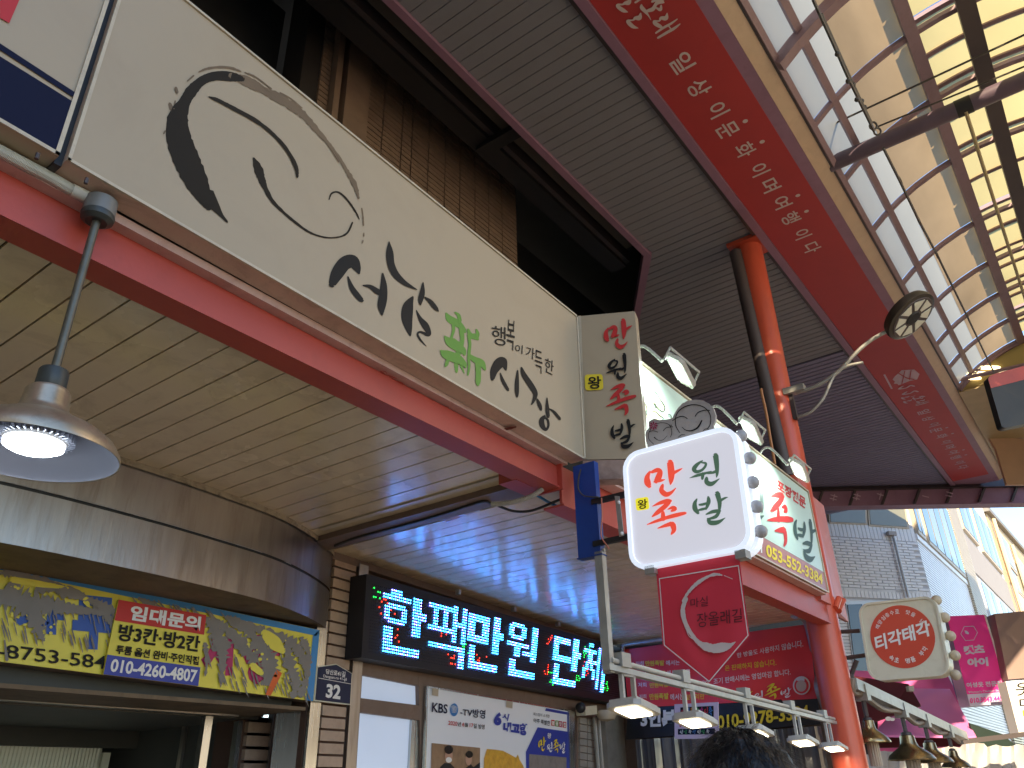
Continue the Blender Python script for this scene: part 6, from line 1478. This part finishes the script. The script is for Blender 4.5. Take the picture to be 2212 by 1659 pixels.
r1 = MB(); e4q(r1,'010.3843.4458',.03,[(1620,898),(2010,868),(2018,920),(1626,955)]); r1.build('phone_number', m_hotpink, hp_)
MB().prism(dp_('E4', [(1300,60),(1365,10),(1620,985),(1545,900)], 14.5), HEAD*.2).build('blue_side', mat('steel_blue_side',(.12,.25,.50),.4,var=.1), hp_)
ts = MB().prism(dp_('C3', [(2020,660),(2400,625),(2430,1060),(2110,1085)], 14.0), HEAD*.3).build('taupe_sign', m_taupe); tag(ts, 'plain taupe sign panel at the right edge above the white clothes sign', 'sign')
wsn = thing('white_clothes_sign', 'white sign with outlined letters at the right edge below the taupe panel', 'sign', PD(13.5).at((2190,1560)))
MB().prism(dp_('C3', [(2092,1098),(2400,1075),(2430,1420),(2178,1430)], 13.5), HEAD*.25).build('case', m_white, wsn)
t1 = MB(); text(t1,'옷',.0,dp_('E4',[(2115,735),(2300,720),(2310,870),(2125,870)],13.49)); text(t1,'마',.0,dp_('E4',[(2160,900),(2330,890),(2340,1010),(2170,1010)],13.49)); t1.build('lettering', m_ink, wsn)
MB().face(dp_('E4',[(2195,1030),(2300,1025),(2300,1090),(2205,1095)],13.49)).build('yellow_mark', m_yellet, wsn)
tpn = MB(); vs = []; n_ = 60; rows_ = 6
for i in range(n_+1):
    x_ = 430 + i*(2400-430)/n_
    sag = 26*abs(math.sin(i*.42)) ; top = (1500 - min(i,18)*4.2 if i < 18 else 1424 - (i-18)*.8) + sag - (40 if 33 < i < 42 else 0)
    for j in range(rows_+1):
        y_ = top + (1760-top)*j/rows_; vs.append(PD(12.7 + .05*math.sin(i*.8+j*.25) + .06*noise.noise(Vector((i*.35,j*.2,1))) + .02*math.sin(i*2.3)).at(('E4', x_, y_)))
tpn.add(vs, [(i*(rows_+1)+j, (i+1)*(rows_+1)+j, (i+1)*(rows_+1)+j+1, i*(rows_+1)+j+1) for i in range(n_) for j in range(rows_)])
o = tpn.build('white_tarpaulin', m_tarp, smooth=True); tag(o, 'white sheet tarpaulin hanging in folds behind the brass lamps', 'tarpaulin')
gn = MB().prism(dp_('E4', [(1620,1170),(1980,1290),(2130,1420),(2060,1560),(1900,1440),(1700,1420)], 13.2), HEAD*.05).build('green_awning', mat('dark_green_awning',(.006,.022,.017),.7,var=.2)); tag(gn, 'dark green awning scrap below the tall pink sign', 'awning')
MB_ = MB().prism(dp_('E4', [(380,1040),(620,1000),(620,1560),(420,1560)], 13.8), HEAD*.1).build('dark_shop_recess', m_black); tag(MB_, 'dark recess behind the nearest brass lamp', 'wall')

# ------------------------------------------------------------------ white brick building
D20 = 20.0
cA = PD(D20).at(('E3',1200,540)); cB = PD(D20).at(('E3',1310,1010))
yc = cA.y
# facing wall: level direction follows its brick courses
pL = px('E3',440,590); pR = px('E3',1180,640)
rl_, rr__ = ray(pL), ray(pR)
def faceplane(th):
    d_ = Vector((math.cos(th), math.sin(th), 0)); return Pl(cA, Vector((d_.y, -d_.x, 0))), d_
best = None
for k in range(0, 360):
    th = rad(k); 
    pl, d_ = faceplane(th)
    if abs(ray(pL).dot(pl.n)) < .05: continue
    a = pl.at(('E3',440,590)); b = pl.at(('E3',1180,640))
    if a.dot(FWD) < 5 or b.dot(FWD) < 5 or a.dot(FWD) > 60: continue
    e_ = abs(a.z-b.z)
    if best is None or e_ < best[0]: best = (e_, th)
PF1, fd = faceplane(best[1])
if fd.dot(RIGHT) < 0: fd = -fd
wb = thing('white_brick_building', 'white glazed brick building with sunlit upper windows at the far end', 'building', (cA.x,cA.y,GZ))
def F1(u, z): return Vector((cA.x, cA.y, 0)) + fd*u + Vector((0,0,z))
nF = PF1.n
MB().prism([F1(-7,GZ), F1(0,GZ), F1(0,9.0), F1(-7,9.0)], -nF*.6).build('front_wall', m_wmortar, wb)
PF2 = PY(yc)
LEN = 19.8
MB().span((cA.x+.02,yc,GZ),(cA.x+LEN,yc+.8,11.5)).build('side_wall', m_wmortar, wb)
MB().span((cA.x+.3,yc+.9,GZ),(cA.x+LEN,yc+7,11.3)).build('body', m_greywall, wb)
# courses on the front
z_t = PF1.at(('E3',1180,430)).z; z_top = z_t; z_s = PF1.at(('E3',600,520)).z; z_lo = PF1.at(('E3',900,1000)).z; z_b2 = PF1.at(('E3',900,1090)).z
ch_ = abs(PF1.at(('E3',900,760)).z - PF1.at(('E3',900,787)).z); bw = .34
b1 = MB().box((0,0,0), (bw/2-.012,.02,ch_/2-.008), (fd, nF, Zv)).build('brick', m_wbrick, wb)
b1.location = W(F1(-6.8,z_lo)) - WLOC[wb.name]
restb = MB(); cnt = 0; r_ = 0; z = z_s
while z > z_lo:
    off = (r_ % 2)*bw/2
    for k in range(14):
        u = -bw/2 - k*bw - off + bw*.0
        if u < -4.6: continue
        if cnt < 290: shared('brick', b1, wb, F1(u, z-ch_/2) + nF*.012); cnt += 1
        else: restb.box(F1(u, z-ch_/2)+nF*.012, (bw/2-.012,.02,ch_/2-.008), (fd, nF, Zv))
    r_ += 1; z -= ch_
# soldier courses
for (za_, zb2) in ((z_s, z_t), (z_b2, z_lo)):
    for k in range(46):
        restb.box(F1(-.07 - k*.115, (za_+zb2)/2)+nF*.012, (.05,.02,abs(zb2-za_)/2-.012), (fd, nF, Zv))
k = 0; z = z_b2 - ch_
while z > -.5:
    restb.box(F1(-3.5, z)+nF*.008, (3.4,.02,ch_/2-.010), (fd, nF, Zv)); z -= ch_
restb.build('brick_courses', m_wbrick, wb, kind='stuff')
# windows on the front
def f1q(pts, d=.03): return [Pl(cA + nF*d, nF).at(('E3',*p)) for p in pts]
for pts in ([(375,100),(735,100),(750,395),(392,380)],[(745,100),(1090,100),(1140,432),(765,405)]):
    w_ = MB().prism(f1q(pts,.05), -nF*.05).build('window_frame', m_winframe2, wb)
    c_ = sum([Vector((p[0],p[1],0)) for p in pts], Vector())/4
    MB().prism(f1q([(p[0]+(c_.x-p[0])*.09, p[1]+(c_.y-p[1])*.10) for p in pts], .06), -nF*.01).build('pane', m_glass2, w_)
w_ = MB().prism(f1q([(545,1110),(1300,1090),(1420,1900),(640,1900)],.05), -nF*.05).build('window_frame', m_winframe, wb)
for pts in ([(565,1140),(700,1135),(760,1760),(640,1760)],[(720,1135),(1250,1110),(1350,1780),(830,1780)]): MB().prism(f1q(pts,.07), -nF*.012).build('pane', m_glass, w_)
MB().tube([PF1.at(('E3',960,490))+nF*.10, PF1.at(('E3',1105,1080))+nF*.10], .035, 8).build('downpipe', m_winframe, wb, smooth=True)
MB().box(PF1.at(('E3',948,488))+nF*.10, (.12,.05,.05), (fd,nF,Zv)).build('pipe_bracket', m_plategrey, wb)
# side: courses, windows, pilasters
def f2(x, y): return PF2.at(('E3', x, y))
sb_ = MB()
zt2 = f2(1190,520).z; z = zt2 - .05
w0 = cA.x + .03; w1_ = 29.15
while z > .5:
    sb_.span((w0,yc-.02,z-ch_/2+.012),(w1_,yc-.001,z+ch_/2-.012)); z -= ch_
sb_.build('side_brick_courses', m_wbrick, wb, kind='stuff')
pc = MB(); za2 = 11.2
colsx = [(w1_+.02, w1_+2.3), (f2(2000,1000).x, f2(2000,1000).x+1.4), (w1_+13, w1_+15)]
zz2 = za2
while zz2 > .6:
    for (xa2, xb2) in colsx[:1]: pc.span((xa2,yc-.10,zz2-ch_+.015),(xb2,yc-.001,zz2-.012))
    zz2 -= ch_
pc.build('pilaster_courses', m_wbrick2, wb, kind='stuff')
MB().span((w0,yc-.06,zt2),(w1_,yc-.001,zt2+.14)).build('sill_band', m_wbrick, wb)
MB().span((w1_+2.4,yc-.05,6.5),(cA.x+LEN,yc-.001,7.9)).span((w1_+2.4,yc-.05,3.3),(cA.x+LEN,yc-.001,4.4)).build('ribbed_band', m_greywall, wb)
def side_windows(xs_, z0_, z1_):
    for (xa2, xb2) in xs_:
        w_ = MB().span((xa2,yc-.10,z0_),(xb2,yc-.002,z1_)).build('window_frame', m_winframe2 if z0_ > 5 else m_winframe, wb)
        n2 = max(2, int((xb2-xa2)/1.0)); st = (xb2-xa2)/n2
        for k in range(n2): MB().span((xa2+k*st+.08,yc-.115,z0_+.10),(xa2+(k+1)*st-.06,yc-.101,z1_-.10)).build('pane', m_glass2 if k % 2 else m_glass, w_)
zA = zt2+.16
side_windows([(w0+.1, w0+1.0),(w0+1.4,w1_-.3)], zA, zA+2.3)
side_windows([(w1_+2.9,w1_+6),(w1_+7,w1_+12),(w1_+14,w1_+20)], 4.5, 6.3)
side_windows([(w1_+2.9,w1_+6),(w1_+7,w1_+12),(w1_+14,w1_+20)], 8.1, 10.2)
side_windows([(w1_+2.9,w1_+6),(w1_+7,w1_+12)], 1.6, 3.1)
cap_ = MB(); 
r0_ = f2(1830,250); r1_ = f2(2209,660)
MB().span((cA.x,yc-.25,11.5),(cA.x+18,yc+8,11.75)).build('parapet', m_wbrick2, wb)
bc = thing('cream_end_building', 'taller cream building with a tiled roof edge beyond the brick building', 'building', (60,yc,GZ))
xE = r0_.x + .2
MB().prism([(xE,yc-.05,GZ),(xE+60,yc-.05,GZ),(xE+60,yc-.05,15.9),(xE,yc-.05,11.2)], (0,8,0)).build('wall', m_creamwall, bc)
MB().prism([(xE-.3,yc-.25,11.2),(xE+60,yc-.25,15.9),(xE+60,yc-.25,16.15),(xE-.3,yc-.25,11.45)], (0,8.5,0)).build('roof', m_rooftile, bc)
for k in range(6):
    for z_ in (3.0,6.2,9.2):
        w_ = MB().span((xE+2+k*6,yc-.15,z_),(xE+5.4+k*6,yc-.051,z_+1.7)).build('window', m_winframe2, bc)
        MB().span((xE+2.15+k*6,yc-.17,z_+.15),(xE+5.25+k*6,yc-.16,z_+1.55)).build('pane', m_glass2, w_)
    MB().tube([(xE+.9+k*6,yc-.2,GZ),(xE+.9+k*6,yc-.2,11.1)], .09, 6).build('downpipe', m_winframe2, bc)

# ------------------------------------------------------------------ the person whose head shows at the bottom edge
SC = 1/S
hx_ = PD(1.30).at((1606,1650)); hx0 = Vector((hx_.x, hx_.y, 0)); top_z = PD(1.30).at((1606,1582)).z
per = thing('person', 'person with short black hair seen from behind at the bottom edge, dark coat', 'person', (hx0.x,hx0.y,GZ))
hz = top_z - .105*SC                      # centre of the skull
me = bpy.data.meshes.new('body'); side = Vector((HEAD.y,-HEAD.x,0)); fw = HEAD
J = []; E_ = []; Rr = []
def jt(lat, fwd, z, r):      # metres
    J.append(W(hx0) + side*lat + fw*fwd + Vector((0,0,z - W(hx0).z))); Rr.append(r); return len(J)-1
ht = W((0,0,top_z)).z; k_ = ht/1.70
pel = jt(0,0,.95*k_,.135); wa = jt(0,0,1.12*k_,.125); chst = jt(0,.01,1.30*k_,.145); nb_ = jt(0,0,1.42*k_,.075); nk = jt(0,.01,1.50*k_,.052); hd = jt(0,.015,1.585*k_,.078); hd2 = jt(0,.02,1.64*k_,.070)
E_ += [(pel,wa),(wa,chst),(chst,nb_),(nb_,nk),(nk,hd),(hd,hd2)]
for s_ in (-1,1):
    sh = jt(s_*.17,0,1.385*k_,.065); el = jt(s_*.24,-.02,1.10*k_,.045); wr = jt(s_*.25,.04,.86*k_,.032); hn_ = jt(s_*.25,.06,.78*k_,.03)
    E_ += [(chst,sh),(sh,el),(el,wr),(wr,hn_)]
    for f_i in range(4):
        fg = jt(s_*(.235+f_i*.008),.045+f_i*.012,.70*k_,.008); E_.append((hn_,fg))
    th_ = jt(s_*.225,.085,.755*k_,.009); E_.append((hn_,th_))
    hip = jt(s_*.09,0,.88*k_,.088); kn = jt(s_*.10,.01,.50*k_,.058); an = jt(s_*.10,-.02,.09*k_,.040); toe = jt(s_*.11,.12,.045*k_,.036)
    E_ += [(pel,hip),(hip,kn),(kn,an),(an,toe)]
org = W((hx0.x,hx0.y,GZ))
me.from_pydata([j - org for j in J], E_, [])
bo = bpy.data.objects.new('body', me); COL.objects.link(bo); bo.parent = per
sk = bo.modifiers.new('skin','SKIN'); sk.use_smooth_shade = True
for i, r_ in enumerate(Rr): me.skin_vertices[0].data[i].radius = (r_, r_*(.72 if i in (0,1,2) else 1))
me.skin_vertices[0].data[pel].use_root = True
sb3 = bo.modifiers.new('sub','SUBSURF'); sb3.levels = 2; sb3.render_levels = 2
me.materials.append(m_coat)
fc = MB().lathe((hx0.x+fw.x*.02*SC, hx0.y+fw.y*.02*SC, 0), [(.001,hz-.125*SC),(.045*SC,hz-.115*SC),(.066*SC,hz-.07*SC),(.076*SC,hz-.01*SC),(.078*SC,hz+.04*SC),(.06*SC,hz+.08*SC),(.001,hz+.098*SC)], 28)
fcv = []
for v in fc.v:
    r_ = v - Vector((hx0.x,hx0.y,v.z)); f_ = r_.dot(fw); v2 = v + fw*(f_*.18); fcv.append(v2)
fc.v = fcv
c0_ = hx0 + fw*(.02*SC)
for s_ in (-1,1): fc.ball(c0_ + side*s_*.078*SC + Vector((0,0,hz-.02*SC)), .018*SC, 8, 6)
fc.ball(c0_ + fw*.098*SC + Vector((0,0,hz-.03*SC)), .014*SC, 8, 6)
fc.build('head', m_skin, per, smooth=True)
ey = MB()
for s_ in (-1,1): ey.ball(c0_ + side*s_*.032*SC + fw*.080*SC + Vector((0,0,hz)), .012*SC, 8, 6)
ey.build('eyes', m_ink, per, smooth=True)
hr_ = MB(); n1, n2 = 64, 28; vs = []
for j in range(n2+1):
    ph_ = math.pi*.66*j/n2
    for i in range(n1):
        a = 2*math.pi*i/n1; dv = Vector((side.x*math.cos(a)+fw.x*math.sin(a), side.y*math.cos(a)+fw.y*math.sin(a), 0))
        front = max(0, math.sin(a)); ph2 = ph_*(1 - .42*front)
        nz = noise.noise(Vector((math.cos(a)*6, math.sin(a)*6, j*.25)))*.006 + noise.noise(Vector((a*9, j*.7, 2)))*.003
        rx = (.098 + nz)*SC; vs.append(c0_ + dv*rx*math.sin(ph2)*(1.0 + .10*abs(math.sin(a))) + Vector((0,0,hz + (.112+nz)*SC*math.cos(ph2))))
fs = [(j*n1+i, j*n1+(i+1)%n1, (j+1)*n1+(i+1)%n1, (j+1)*n1+i) for j in range(n2) for i in range(n1)]
hr_.add(vs, fs).build('hair', m_hair, per, smooth=True)
st_ = MB(); rn = random.Random(21)
for k in range(2600):
    a = rn.uniform(0, 2*math.pi); ph_ = math.acos(rn.uniform(-.15, 1)); dv = Vector((side.x*math.cos(a)+fw.x*math.sin(a), side.y*math.cos(a)+fw.y*math.sin(a), 0))
    if math.sin(a) > .5 and ph_ > 1.0: continue
    p = c0_ + dv*.0985*SC*math.sin(ph_)*(1+.10*abs(math.sin(a))) + Vector((0,0,hz+.112*SC*math.cos(ph_)))
    tn = (dv*math.cos(ph_) - Zv*math.sin(ph_) + Vector((rn.uniform(-.4,.4),rn.uniform(-.4,.4),rn.uniform(-.2,.5)))).normalized(); nn = (p-(c0_+Vector((0,0,hz)))).normalized()
    L0 = rn.uniform(.02,.045)*SC; w_ = tn.cross(nn)*.0007*SC
    st_.add([p-w_, p+w_, p+tn*L0*.5+nn*.004*SC+w_, p+tn*L0*.5+nn*.004*SC-w_, p+tn*L0+nn*rn.uniform(.0,.007)*SC], [(0,1,2,3),(3,2,4)])
st_.build('loose_hair', m_hair, per, kind='stuff')
